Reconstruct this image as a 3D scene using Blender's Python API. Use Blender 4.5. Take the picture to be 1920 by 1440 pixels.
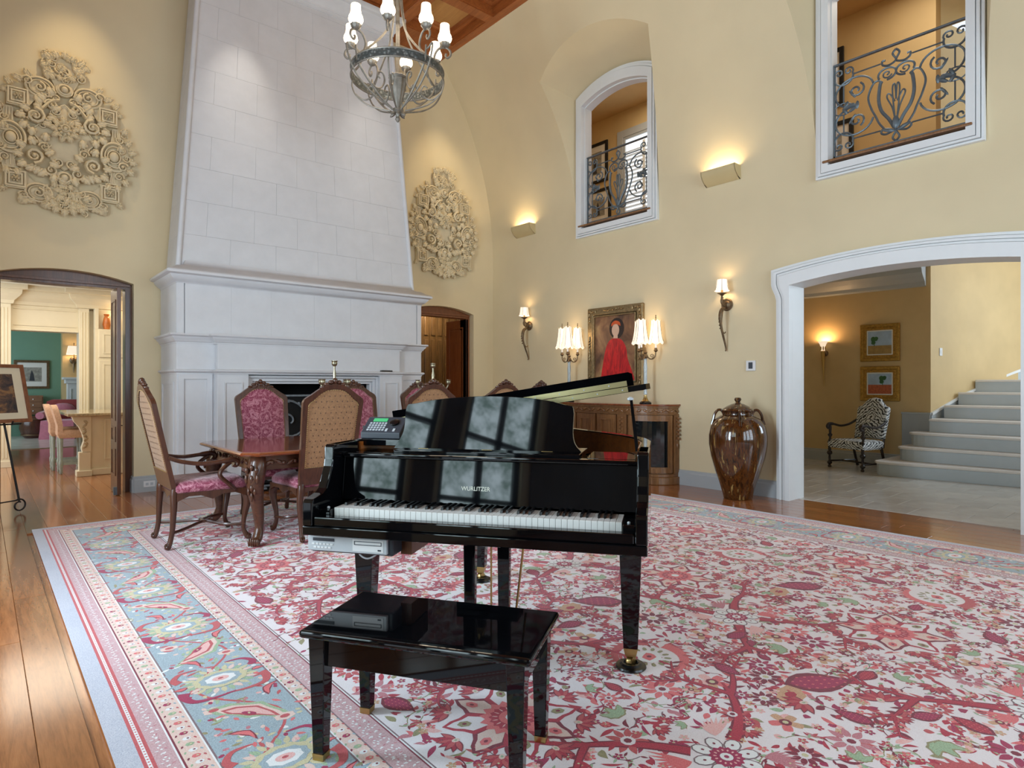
import bpy, bmesh, math, random
from math import sin, cos, pi, radians, sqrt
from mathutils import Vector, Matrix
from mathutils.geometry import tessellate_polygon
for o in list(bpy.data.objects): bpy.data.objects.remove(o, do_unlink=True)
SC = bpy.context.scene; COL = SC.collection
random.seed(7)
# ------------------------------------------------------------------ camera
cam = bpy.data.cameras.new('camera'); cam.sensor_width = 36; cam.lens = 1165.03/1920*36; cam.shift_y = .62/1920
cam.clip_start = .05; cam.clip_end = 120
camo = bpy.data.objects.new('camera', cam); COL.objects.link(camo)
camo.location = (0, 0, 1.3); camo.rotation_euler = (radians(90), 0, radians(-40.577)); SC.camera = camo
vs = SC.view_settings; vs.view_transform = 'Standard'; vs.look = 'None'; vs.exposure = 0.0; vs.gamma = 1; vs.use_curve_mapping = False
# ------------------------------------------------------------------ world and daylight
W = bpy.data.worlds.new('world'); SC.world = W; W.use_nodes = True
W.node_tree.nodes['Background'].inputs[0].default_value = (.80, .90, 1.0, 1); W.node_tree.nodes['Background'].inputs[1].default_value = 1.2
def lamp(name, kind, loc, energy, col=(1, 1, 1), rot=(0, 0, 0), **kw):
    l = bpy.data.lights.new(name, kind); l.energy = energy; l.color = col
    for k, v in kw.items(): setattr(l, k, v)
    o = bpy.data.objects.new(name, l); COL.objects.link(o); o.location = loc; o.rotation_euler = rot
    return o
DAY = (.70, .86, 1.0); WARM = (1, .72, .42)
# daylight entering through the tall windows of the left wall (x = -1.2) and of the near wall (y = -3)
for (y0, y1) in ((.75, 1.55), (1.85, 2.65), (3.5, 4.5), (5.3, 6.3)):
    lamp('window_daylight', 'AREA', (-1.42, (y0+y1)/2, 2.3), (40 if y1 < 3 else 240 if y1 < 5 else 30)*(y1-y0)/.9, DAY, (0, radians(-90), 0), shape='RECTANGLE', size=3.2, size_y=y1-y0)
for o in [o for o in COL.objects if o.type == 'LIGHT' and o.location.y < 3]:      # garden foliage seen through the two windows behind the camera
    o.data.use_nodes = True; nt = o.data.node_tree; em = nt.nodes['Emission']; ge = nt.nodes.new('ShaderNodeNewGeometry'); no = nt.nodes.new('ShaderNodeTexNoise'); no.inputs['Scale'].default_value = 5.5; no.inputs['Detail'].default_value = 6; no.inputs['Roughness'].default_value = .75
    ra = nt.nodes.new('ShaderNodeValToRGB'); ra.color_ramp.elements[0].position = .38; ra.color_ramp.elements[0].color = (.16, .30, .20, 1); ra.color_ramp.elements[1].position = .60; ra.color_ramp.elements[1].color = (1.5, 1.55, 1.45, 1)
    nt.links.new(ge.outputs['Position'], no.inputs['Vector']); nt.links.new(no.outputs[0], ra.inputs[0]); nt.links.new(ra.outputs[0], em.inputs[0])
for (x0, x1) in ((1.2, 2.6), (3.2, 4.6), (5.0, 6.4)):
    lamp('window_daylight', 'AREA', ((x0+x1)/2, -3.25, 2.6), 96, DAY, (radians(90), 0, 0), shape='RECTANGLE', size=x1-x0, size_y=3.6)
# ------------------------------------------------------------------ materials
def lin(c): return tuple(((v/255)/12.92 if v/255 <= .04045 else ((v/255+.055)/1.055)**2.4) for v in c)
MATS = {}
class NT:
    def __init__(s, name):
        s.m = bpy.data.materials.new(name); s.m.use_nodes = True; s.t = s.m.node_tree; s.n = s.t.nodes
        s.b = s.n['Principled BSDF']; s.tc = None
    def node(s, typ, ins=None, **kw):
        n = s.n.new(typ)
        for k, v in kw.items(): setattr(n, k, v)
        for k, v in (ins or {}).items():
            if isinstance(v, bpy.types.NodeSocket): s.t.links.new(v, n.inputs[k])
            else: n.inputs[k].default_value = v
        return n
    def co(s, scale=(1, 1, 1), kind='Object', rot=(0, 0, 0)):
        tc = s.node('ShaderNodeTexCoord')
        return s.node('ShaderNodeMapping', {'Vector': tc.outputs[kind], 'Scale': scale, 'Rotation': rot}).outputs[0]
    def noise(s, vec, scale, detail=3, rough=.6, dist=0): return s.node('ShaderNodeTexNoise', {'Vector': vec, 'Scale': scale, 'Detail': detail, 'Roughness': rough, 'Distortion': dist})
    def ramp(s, fac, stops):
        r = s.node('ShaderNodeValToRGB', {'Fac': fac}); e = r.color_ramp.elements
        while len(e) < len(stops): e.new(.5)
        for i, (p, c) in enumerate(stops): e[i].position = p; e[i].color = (*c, 1)
        return r.outputs[0]
    def mix(s, fac, a, b, mode='MIX'):
        n = s.node('ShaderNodeMix', data_type='RGBA', blend_type=mode)
        for i, v in ((0, fac), (6, a), (7, b)):
            if isinstance(v, bpy.types.NodeSocket): s.t.links.new(v, n.inputs[i])
            else: n.inputs[i].default_value = (*v, 1) if isinstance(v, tuple) and len(v) == 3 else v
        return n.outputs[2]
    def set(s, **kw):
        for k, v in kw.items():
            k = {'color': 'Base Color', 'rough': 'Roughness', 'metal': 'Metallic', 'coat': 'Coat Weight', 'coatr': 'Coat Roughness', 'sheen': 'Sheen Weight', 'trans': 'Transmission Weight', 'ior': 'IOR', 'emit': 'Emission Color', 'emits': 'Emission Strength', 'sss': 'Subsurface Weight', 'spec': 'Specular IOR Level'}.get(k, k)
            i = s.b.inputs[k]
            if isinstance(v, bpy.types.NodeSocket): s.t.links.new(v, i)
            elif isinstance(v, tuple) and len(v) == 3: i.default_value = (*v, 1)
            else: i.default_value = v
        return s
    def bump(s, h, strength=.2, dist=.01):
        b = s.node('ShaderNodeBump', {'Height': h, 'Strength': strength, 'Distance': dist}); s.t.links.new(b.outputs[0], s.b.inputs['Normal'])
def mat(name, col, rough=.5, var=.08, vscale=6, bump=0, bscale=60, **kw):
    """plain surface with a little procedural mottling and relief"""
    t = NT(name); c = lin(col); v = t.co()
    n = t.noise(v, vscale)
    lo = tuple(x*(1-var) for x in c); hi = tuple(min(1, x*(1+var)) for x in c)
    t.set(color=t.ramp(n.outputs[0], ((.3, lo), (.7, hi))), rough=rough, **kw)
    if bump: t.bump(t.noise(v, bscale, 4).outputs[0], bump, .005)
    MATS[name] = t.m; return t.m
def wood(name, dark, light, rough=.35, scale=1.0, coat=0, axis='Z', rnd=0):
    t = NT(name); s = {'X': (1.2, 14, 14), 'Y': (14, 1.2, 14), 'Z': (14, 14, 1.2)}[axis]
    v = t.co(tuple(k*scale for k in s))
    if rnd:
        oi = t.node('ShaderNodeObjectInfo'); ad = t.node('ShaderNodeVectorMath', {0: v, 1: oi.outputs['Location']}, operation='ADD')
        sc = t.node('ShaderNodeVectorMath', {0: ad.outputs[0]}, operation='ADD')
        mul = t.node('ShaderNodeMath', {0: oi.outputs['Random'], 1: 40.0}, operation='MULTIPLY'); t.t.links.new(mul.outputs[0], sc.inputs[1]); v = sc.outputs[0]
    n = t.noise(v, 1.6, 6, .65, 1.2); n2 = t.noise(v, 9, 3, .7)
    c = t.ramp(n.outputs[0], ((.28, lin(dark)), (.72, lin(light))))
    c = t.mix(.25, c, t.ramp(n2.outputs[0], ((.35, lin(dark)), (.65, lin(light)))))
    if rnd:
        hs = t.node('ShaderNodeHueSaturation', {'Color': c}); r = t.node('ShaderNodeMapRange', {'Value': oi.outputs['Random'], 'To Min': 1-rnd, 'To Max': 1+rnd}); t.t.links.new(r.outputs[0], hs.inputs['Value']); c = hs.outputs[0]
    t.set(color=c, rough=rough, coat=coat, coatr=.12); t.bump(n2.outputs[0], .06, .002)
    MATS[name] = t.m; return t.m
def emis(name, col, strength, base=(240, 235, 225)):
    t = NT(name); t.set(color=lin(base), rough=.6, emit=lin(col), emits=strength); MATS[name] = t.m; return t.m
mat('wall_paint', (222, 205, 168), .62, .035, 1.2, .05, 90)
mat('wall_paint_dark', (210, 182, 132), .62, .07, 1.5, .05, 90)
mat('stone_white', (212, 212, 214), .55, .035, 5, .06, 60)
mat('trim_white', (230, 232, 232), .45, .02, 4)
mat('trim_grey', (176, 180, 182), .42, .02, 4)
mat('cream_paint', (226, 214, 186), .42, .03, 4)
mat('green_paint', (120, 160, 138), .6, .03, 2)
mat('ceiling_white', (222, 218, 205), .7, .02, 2)
wood('floor_wood', (122, 68, 34), (188, 120, 70), .15, .9, .35, 'Y', .16)
wood('ceiling_wood', (128, 66, 28), (182, 106, 52), .4, .8, 0, 'Y', .06)
wood('ceiling_panel', (190, 138, 80), (214, 166, 104), .45, .8, 0, 'Y', .04)
wood('chair_wood', (50, 27, 18), (96, 56, 36), .3, 1.4, .25, 'Z')
wood('table_wood', (52, 29, 19), (104, 64, 42), .28, 1.2, .3, 'X')
wood('table_top', (104, 50, 26), (160, 88, 50), .1, .8, .6, 'X')
wood('sideboard_wood', (96, 60, 32), (160, 114, 70), .32, 1.1, .25, 'Z')
wood('door_wood', (74, 42, 24), (120, 76, 48), .3, 1.0, .2, 'Z')
wood('door_red', (108, 58, 30), (150, 92, 56), .35, 1.0, .15, 'Z')
wood('closet_wood', (58, 42, 24), (112, 86, 54), .35, 1.0, .15, 'Z')
mat('black_lacquer', (8, 9, 12), .035, .3, 8)
mat('satin_lacquer', (6, 6, 8), .5, .3, 8, spec=.0)
mat('iron_screen', (126, 134, 140), .45, .2, 20, metal=.4)
mat('ebony', (16, 16, 18), .25, .1)
mat('ivory', (236, 234, 230), .25, .02)
mat('brass', (188, 160, 104), .3, .08, metal=1.0)
mat('old_bronze', (122, 102, 78), .45, .25, 25, .15, 80, metal=.75)
mat('patina_iron', (140, 134, 124), .5, .25, 14, .15, 60, metal=.55)
mat('iron_black', (44, 46, 48), .45, .15, 20, metal=.5)
mat('iron_rail', (104, 114, 120), .45, .15, 20, .1, metal=.5)
mat('plaster_carving', (222, 206, 172), .7, .06, 8, .15, 60)
mat('paper_white', (236, 236, 230), .6, .01)
mat('plate_white', (228, 228, 228), .35, .01)
mat('dark_hole', (10, 9, 8), .9, .1)
mat('grey_plastic', (58, 62, 70), .4, .05)
mat('silver_plastic', (190, 194, 198), .35, .03)
emis('lcd_green', (70, 190, 120), .55, (60, 140, 90))
emis('shade_lit', (255, 228, 196), .8)
emis('shade_lit_bright', (255, 234, 200), 3.2)
emis('bulb', (255, 214, 150), 9.0)
# ------------------------------------------------------------------ mesh builder
class MB:
    def __init__(s): s.v = []; s.f = []; s.M = None
    def at(s, M): s.M = M; return s
    def add(s, vs, fs):
        b = len(s.v)
        if s.M is not None: vs = [tuple(s.M @ Vector(p)) for p in vs]
        s.v.extend(vs); s.f.extend([tuple(i+b for i in f) for f in fs]); return s
    def box(s, x0, x1, y0, y1, z0, z1):
        return s.add([(x0,y0,z0),(x1,y0,z0),(x1,y1,z0),(x0,y1,z0),(x0,y0,z1),(x1,y0,z1),(x1,y1,z1),(x0,y1,z1)], [(0,3,2,1),(4,5,6,7),(0,1,5,4),(1,2,6,5),(2,3,7,6),(3,0,4,7)])
    def taper(s, x0, x1, y0, y1, z0, z1, k):   # box whose bottom is scaled by k about its centre
        cx, cy = (x0+x1)/2, (y0+y1)/2; g = lambda x, y, z, q: (cx+(x-cx)*q, cy+(y-cy)*q, z)
        return s.add([g(x0,y0,z0,k),g(x1,y0,z0,k),g(x1,y1,z0,k),g(x0,y1,z0,k),g(x0,y0,z1,1),g(x1,y0,z1,1),g(x1,y1,z1,1),g(x0,y1,z1,1)], [(0,3,2,1),(4,5,6,7),(0,1,5,4),(1,2,6,5),(2,3,7,6),(3,0,4,7)])
    def prism(s, poly, a, b, axis='z', holes=()):
        """polygon (2D) with holes extruded from a to b along axis; x -> (y,z), y -> (x,z), z -> (x,y)"""
        mp = {'x': lambda p, h: (h, p[0], p[1]), 'y': lambda p, h: (p[0], h, p[1]), 'z': lambda p, h: (p[0], p[1], h)}[axis]
        loops = [list(poly)]+[list(h) for h in holes]; flat = [p for l in loops for p in l]; n = len(flat)
        tri = tessellate_polygon([[Vector((p[0], p[1], 0)) for p in l] for l in loops])
        vs = [mp(p, a) for p in flat]+[mp(p, b) for p in flat]; fs = []
        if holes or len(poly) > 40 or not s.convex(poly):
            fs += [tuple(t) for t in tri]+[tuple(i+n for i in reversed(t)) for t in tri]
        else: fs += [tuple(range(n)), tuple(range(2*n-1, n-1, -1))]
        o = 0
        for l in loops:
            k = len(l); fs += [(o+i, o+(i+1) % k, n+o+(i+1) % k, n+o+i) for i in range(k)]; o += k
        return s.add(vs, fs)
    @staticmethod
    def convex(p):
        sg = 0
        for i in range(len(p)):
            a, b, c = p[i-2], p[i-1], p[i]; z = (b[0]-a[0])*(c[1]-b[1])-(b[1]-a[1])*(c[0]-b[0])
            if abs(z) > 1e-12:
                if sg and z*sg < 0: return False
                sg = z
        return True
    def frame(s, axis, a0, a1, b0, b1, t, d0, d1, tb=None):
        """rectangular frame of bar width t in the plane normal to axis"""
        tb = t if tb is None else tb
        return s.prism([(a0, b0), (a1, b0), (a1, b1), (a0, b1)], d0, d1, axis, [[(a0+t, b0+tb), (a1-t, b0+tb), (a1-t, b1-t), (a0+t, b1-t)]])
    def portal(s, axis, a0, a1, b0, b1, t, d0, d1):
        return s.prism([(a0, b0), (a0+t, b0), (a0+t, b1-t), (a1-t, b1-t), (a1-t, b0), (a1, b0), (a1, b1), (a0, b1)], d0, d1, axis)
    def lathe(s, prof, segs=24, c=(0, 0, 0), flute=0, fn=0, cap=True):
        vs = []; fs = []; n = len(prof)
        for k in range(segs):
            a = 2*pi*k/segs; q = 1+flute*cos(fn*a) if flute else 1
            vs += [(c[0]+r*q*cos(a), c[1]+r*q*sin(a), c[2]+z) for r, z in prof]
        for k in range(segs):
            j = (k+1) % segs
            fs += [(k*n+i, j*n+i, j*n+i+1, k*n+i+1) for i in range(n-1)]
        if cap and prof[0][0] > 1e-5: fs.append(tuple(k*n for k in reversed(range(segs))))
        if cap and prof[-1][0] > 1e-5: fs.append(tuple(k*n+n-1 for k in range(segs)))
        return s.add(vs, fs)
    def tube(s, pts, r=.01, segs=6, closed=False, flat=1.0, up=None):
        pts = [Vector(p) for p in pts]; n = len(pts); rr = r if isinstance(r, (list, tuple)) else [r]*n
        T = [((pts[(i+1) % n] if closed or i < n-1 else pts[i])-(pts[i-1] if closed or i > 0 else pts[i])) for i in range(n)]
        T = [t.normalized() if t.length > 1e-9 else Vector((0, 0, 1)) for t in T]
        N = Vector(up) if up else (Vector((0, 0, 1)) if abs(T[0].z) < .9 else Vector((1, 0, 0)))
        vs = []; fs = []
        for i in range(n):
            N = (N-T[i]*N.dot(T[i]));
            if N.length < 1e-6: N = T[i].orthogonal()
            N.normalize(); B = T[i].cross(N)
            if up: pass
            for k in range(segs):
                a = 2*pi*k/segs+pi/segs; vs.append(tuple(pts[i]+N*(cos(a)*rr[i])+B*(sin(a)*rr[i]*flat)))
        for i in range(n if closed else n-1):
            j = (i+1) % n
            fs += [(i*segs+k, i*segs+(k+1) % segs, j*segs+(k+1) % segs, j*segs+k) for k in range(segs)]
        if not closed: fs += [tuple(reversed(range(segs))), tuple((n-1)*segs+k for k in range(segs))]
        return s.add(vs, fs)
    def ball(s, c, rx, ry=None, rz=None, segs=10, rings=6):
        ry = rx if ry is None else ry; rz = rx if rz is None else rz
        vs = [(c[0], c[1], c[2]-rz)]; fs = []
        for i in range(1, rings):
            t = -pi/2+pi*i/rings
            vs += [(c[0]+rx*cos(t)*cos(2*pi*k/segs), c[1]+ry*cos(t)*sin(2*pi*k/segs), c[2]+rz*sin(t)) for k in range(segs)]
        vs.append((c[0], c[1], c[2]+rz)); last = len(vs)-1
        fs += [(0, 1+(k+1) % segs, 1+k) for k in range(segs)]
        for i in range(rings-2):
            o = 1+i*segs; fs += [(o+k, o+(k+1) % segs, o+segs+(k+1) % segs, o+segs+k) for k in range(segs)]
        o = 1+(rings-2)*segs; fs += [(o+k, o+(k+1) % segs, last) for k in range(segs)]
        return s.add(vs, fs)
    def grid(s, fn, nu, nv, thick=None):
        """surface fn(u,v) on [0,1]^2"""
        vs = [tuple(fn(i/nu, j/nv)) for i in range(nu+1) for j in range(nv+1)]; m = nv+1
        return s.add(vs, [(i*m+j, (i+1)*m+j, (i+1)*m+j+1, i*m+j+1) for i in range(nu) for j in range(nv)])
    def loft(s, rings, cap=True, closed=True):
        n = len(rings[0]); vs = [tuple(p) for r in rings for p in r]; fs = []
        for i in range(len(rings)-1):
            fs += [(i*n+k, i*n+(k+1) % n, (i+1)*n+(k+1) % n, (i+1)*n+k) for k in range(n if closed else n-1)]
        if cap: fs += [tuple(reversed(range(n))), tuple((len(rings)-1)*n+k for k in range(n))]
        return s.add(vs, fs)
    def mould(s, path, prof, closed=False):
        """sweep profile [(out, z)] along a plan polyline [(x, y)], mitred; 'out' is to the right of the path; profile is closed"""
        P = [Vector(p) for p in path]; n = len(P); rings = []
        for i in range(n):
            d0 = (P[i]-P[i-1]).normalized() if (closed or i > 0) else None
            d1 = (P[(i+1) % n]-P[i]).normalized() if (closed or i < n-1) else None
            d0 = d0 or d1; d1 = d1 or d0
            n0 = Vector((d0.y, -d0.x)); n1 = Vector((d1.y, -d1.x)); m = n0+n1; m = m/max(m.dot(n0), .2)
            rings.append([(P[i].x+m.x*o, P[i].y+m.y*o, z) for o, z in prof])
        if closed: rings.append(rings[0])
        return s.loft(rings, cap=not closed)
    def build(s, name, m, parent=None, smooth=False, bevel=0, seg=2, ang=35):
        me = bpy.data.meshes.new(name); me.from_pydata(s.v, [], s.f); me.validate(clean_customdata=False); me.update()
        bm = bmesh.new(); bm.from_mesh(me); bmesh.ops.recalc_face_normals(bm, faces=bm.faces); bm.to_mesh(me); bm.free()
        if smooth: me.shade_smooth(); me.set_sharp_from_angle(angle=radians(ang))
        me.materials.append(MATS[m] if isinstance(m, str) else m)
        o = bpy.data.objects.new(name, me); COL.objects.link(o)
        if parent is not None: o.parent = parent
        if bevel:
            b = o.modifiers.new('bevel', 'BEVEL'); b.width = bevel; b.segments = seg; b.limit_method = 'ANGLE'; b.angle_limit = radians(40)
        return o
def tag(o, label, cat, group=None):
    o['label'] = label; o['category'] = cat
    if group: o['group'] = group
    return o
def thing(name, label, cat, loc=(0, 0, 0), rotz=0, group=None):
    o = bpy.data.objects.new(name, None); COL.objects.link(o); o.location = loc; o.rotation_euler = (0, 0, rotz); o.empty_display_size = .1
    return tag(o, label, cat, group)
def struct(o): o['kind'] = 'structure'; return o
def dup(root, loc, rotz=0, label=None, group=None, skip=()):
    r = root.copy(); COL.objects.link(r); r.location = loc; r.rotation_euler = (0, 0, rotz)
    if label: r['label'] = label
    if group: r['group'] = group
    for ch in root.children:
        if ch.name.split('.')[0] in skip: continue
        c = ch.copy(); COL.objects.link(c); c.parent = r
        for g in ch.children:
            d = g.copy(); COL.objects.link(d); d.parent = c
    return r
def arcpts(cx, cy, r, a0, a1, n): return [(cx+r*cos(radians(a0+(a1-a0)*i/n)), cy+r*sin(radians(a0+(a1-a0)*i/n))) for i in range(n+1)]
def segarch(x0, x1, z0, zs, zp, n=16):
    """outline of an opening with a segmental arch: bottom z0, springing zs, crown zp (counter-clockwise)"""
    h = zp-zs; w = (x1-x0)/2; R = (w*w+h*h)/(2*h); cx = (x0+x1)/2; cz = zp-R; a = math.asin(min(1, w/R))
    return [(x0, z0), (x1, z0)]+[(cx+R*sin(a-2*a*i/n), cz+R*cos(a-2*a*i/n)) for i in range(n+1)]
def bez(p0, p1, p2, p3, n=10):
    P = [Vector(p) for p in (p0, p1, p2, p3)]; out = []
    for i in range(n+1):
        t = i/n; out.append(P[0]*(1-t)**3+P[1]*3*t*(1-t)**2+P[2]*3*t*t*(1-t)+P[3]*t**3)
    return out
def spline(pts, n=6):
    """Catmull-Rom through the points"""
    P = [Vector(p) for p in pts]; out = []
    for i in range(len(P)-1):
        a, b, c, d = P[max(i-1, 0)], P[i], P[i+1], P[min(i+2, len(P)-1)]
        for k in range(n):
            t = k/n; out.append(.5*((2*b)+(c-a)*t+(2*a-5*b+4*c-d)*t*t+(3*b-a-3*c+d)*t**3))
    return out+[P[-1]]
def spiral(cx, cy, r0, r1, a0, turns, n=20):
    """flat spiral from radius r0 at angle a0 to r1; negative turns go clockwise"""
    return [(cx+(r0+(r1-r0)*i/n)*cos(radians(a0)+2*pi*turns*i/n), cy+(r0+(r1-r0)*i/n)*sin(radians(a0)+2*pi*turns*i/n)) for i in range(n+1)]
# ================================================================== THE SETTING
WY, WX = 8.6, 6.92          # back wall plane, right wall plane
Z0, RC = 3.45, 5.2          # spring height and radius of the cove of the right wall
def cove_x(z): return WX-(RC-sqrt(RC*RC-max(z-Z0, 0)**2))
# floors
floor = struct(MB().box(-1.4, 7.06, -3.2, 15.9, -.14, -.012).build('floor', 'floor_wood'))
def plank(x0, x1, y0, y1, cache={}):
    k = (round(x1-x0, 3), round(y1-y0, 2))
    if k not in cache:
        o = MB().box(-k[0]/2+.0008, k[0]/2-.0008, -k[1]/2+.0008, k[1]/2-.0008, -.012, 0).build('plank', 'floor_wood', floor, bevel=.0015, seg=1); cache[k] = o
    else: o = cache[k].copy(); COL.objects.link(o); o.parent = floor
    o.location = ((x0+x1)/2, (y0+y1)/2, 0)
rp = random.Random(3); PW = .155
for i in range(-2, 46):
    x0 = i*PW; x1 = min(x0+PW, 7.05)
    segs = [(0.2, 12.6)] if i < 2 else ([(6.85, WY+.3)] if x1 < 5.95 else [(-.2, WY)])
    if 2 <= i < 11: segs = [(6.85, 12.6)]
    if x0 >= 7.0: continue
    for (ya, yb) in segs:
        y = ya
        while y < yb-.05:
            L = rp.choice((1.1, 1.5, 1.9, 2.3)); e = min(y+L, yb)
            if yb-e < .5: e = yb
            plank(x0, x1, y, e); y = e
def box_struct(name, m, *b): return struct(MB().box(*b).build(name, m))
# back wall with its two arched doorways
def notch(x0, x1, zb, zs, zp, n=16): p = segarch(x0, x1, zb, zs, zp, n); return [p[0]]+list(reversed(p[2:]))+[p[1]]
def uring(outer, inner): return outer[1:]+[outer[0]]+[inner[0]]+list(reversed(inner[2:]))+[inner[1]]
struct(MB().prism([(-1.4, -.02)]+notch(.1, 1.4, -.02, 2.5, 2.6)+notch(5.18, 6.49, -.02, 2.5, 2.6)+[(7.2, -.02), (7.2, 6.95), (-1.4, 6.95)], WY, WY+.24, 'y').build('wall_back', 'wall_paint'))
# right wall: a solid whose inner face rises into the cove; openings and window niches are cut out of it
prof = [(WX, -.02), (WX, Z0)]+[(cove_x(Z0+(6.66-Z0)*i/28), Z0+(6.66-Z0)*i/28) for i in range(1, 29)]+[(5.86, 6.95), (7.06, 6.95), (7.06, -.02)]
wr = MB().prism(prof, -3.2, WY+.02, 'y').build('wall_right', 'wall_paint', smooth=True, ang=30); struct(wr)
CUT = []
def cutter(mb):
    o = mb.build('cut', 'wall_paint'); CUT.append(o); b = wr.modifiers.new('cut', 'BOOLEAN'); b.operation = 'DIFFERENCE'; b.object = o; b.solver = 'EXACT'
WIN = (5.79, 2.225)
for yc in WIN:
    rings = []
    for X in (WX, 5.2):
        d = WX-X; w = .745+.43*d; zs = 5.615+.35*d; zp = 5.805+.42*d
        rings.append([(X, y, z) for y, z in segarch(yc-w, yc+w, 3.2, zs, zp, 20)])
    cutter(MB().loft(rings))
    cutter(MB().prism(segarch(yc-.635, yc+.635, 3.56, 5.48, 5.64, 14), 6.8, 7.3, 'x'))
cutter(MB().prism(segarch(1.16, 3.30, -.1, 2.44, 2.53, 18), 6.8, 7.3, 'x'))
bpy.context.view_layer.update()
dg = bpy.context.evaluated_depsgraph_get(); me = bpy.data.meshes.new_from_object(wr.evaluated_get(dg)); wr.modifiers.clear(); wr.data = me
me.shade_smooth(); me.set_sharp_from_angle(angle=radians(20))
for o in CUT: bpy.data.objects.remove(o, do_unlink=True)
# left wall and near wall with tall windows (outside the picture, they let the daylight in)
hl = [[(y0, .25), (y1, .25), (y1, 4.3), (y0, 4.3)] for y0, y1 in ((.75, 1.55), (1.85, 2.65), (3.5, 4.5), (5.3, 6.3))]
struct(MB().prism([(-3.2, -.02), (8.62, -.02), (8.62, 6.95), (-3.2, 6.95)], -1.4, -1.2, 'x', hl).build('wall_left', 'wall_paint'))
struct(MB().box(-1.199, -1.17, -3, .66, 0, 4.6).build('wall_left', 'closet_wood')); struct(MB().box(-1.199, -1.17, 1.60, 1.80, 0, 4.6).build('wall_left', 'closet_wood'))  # added dark panels in place of curtains, out of view, darkening the piano's reflections
hn = [[(x0, .5), (x1, .5), (x1, 4.6), (x0, 4.6)] for x0, x1 in ((1.2, 2.6), (3.2, 4.6), (5.0, 6.4))]
struct(MB().prism([(-1.4, -.02), (7.2, -.02), (7.2, 6.95), (-1.4, 6.95)], -3.2, -3.0, 'y', hn).build('wall_near', 'wall_paint'))
nw = [0]
def window_bars(name, rects, axis, c):
    for (a0, a1, z0, z1) in rects:
        nw[0] += 1; m = MB(); f = lambda u0, u1, v0, v1: m.box(c-.03, c+.03, u0, u1, v0, v1) if axis == 'x' else m.box(u0, u1, c-.03, c+.03, v0, v1)
        f(a0-.05, a0+.05, z0, z1); f(a1-.05, a1+.05, z0, z1); f(a0, a1, z0-.03, z0+.06); f(a0, a1, z1-.06, z1+.03)
        mid = (a0+a1)/2; f(mid-.03, mid+.03, z0, z1)
        for k in range(1, 5): zz = z0+(z1-z0)*k/5; f(a0, a1, zz-.022, zz+.022)
        struct(m.build('window_%d' % nw[0], 'iron_black'))
window_bars('w', [(y0, y1, .25, 4.3) for y0, y1 in ((.75, 1.55), (1.85, 2.65), (3.5, 4.5), (5.3, 6.3))], 'x', -1.3)
window_bars('w', [(x0, x1, .5, 4.6) for x0, x1 in ((1.2, 2.6), (3.2, 4.6), (5.0, 6.4))], 'y', -3.1)
# ceiling: coffered timber grid
cl = struct(MB().box(-1.4, 7.2, -3.2, 8.62, 6.93, 7.05).build('ceiling', 'ceiling_wood'))
XS = [.72+1.032*i for i in range(6)]          # beam bands along y (width .165)
xo = [(5.69-1.03*i-.865, 5.69-1.03*i) for i in range(4, -1, -1)]
yo = [(8.10-1.03*i-.86, 8.10-1.03*i) for i in range(10)]
bw = []
xe = [.45]+[v for p in xo for v in p]+[5.90]; ye = sorted([8.62]+[v for p in yo for v in p]+[-3.1])
for i in range(0, len(xe), 2): MB().box(xe[i], xe[i+1], -3.1, 8.6, 6.66, 6.94).build('beam', 'ceiling_wood', cl, bevel=.006, seg=1)
for (x0, x1) in xo[2:]:
    for i in range(0, len(ye)-1, 2):
        if ye[i] < 2: continue
        MB().box(x0, x1, ye[i], ye[i+1], 6.662, 6.94).build('beam', 'ceiling_wood', cl)
    for (y0, y1) in yo[:5]:
        m = MB(); path = [(x0, y0), (x0, y1), (x1, y1), (x1, y0)]
        m.mould(path, [(0, 6.80), (.03, 6.80), (.034, 6.82), (.05, 6.83), (.055, 6.86), (.085, 6.875), (.09, 6.93), (0, 6.93)], True); m.build('coffer_moulding', 'ceiling_wood', cl)
        MB().mould(path, [(0, 6.675), (.012, 6.672), (.014, 6.70), (0, 6.71)], True).build('coffer_bead', 'ceiling_wood', cl)
        MB().box(x0+.06, x1-.06, y0+.06, y1-.06, 6.885, 6.92).build('coffer_panel', 'ceiling_panel', cl)
    for i in range(0, len(ye)-1, 2):
        if ye[i] < 2: MB().box(x0, x1, ye[i], ye[i+1], 6.662, 6.94).build('beam', 'ceiling_wood', cl)
# baseboards
BP = [(0, 0), (.022, 0), (.022, .15), (.012, .165), (.012, .185), (0, .195)]
def base(name, path, prof=BP, m='trim_grey'): return struct(MB().mould(path, prof).build(name, m))
base('baseboard_back', [(1.4, WY), (1.685, WY)]); base('baseboard_back', [(1.4, WY+.16), (1.4, WY-.0)])
base('baseboard_back', [(6.49, WY), (WX, WY)]); base('baseboard_right', [(WX, WY), (WX, 3.42)])
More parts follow.
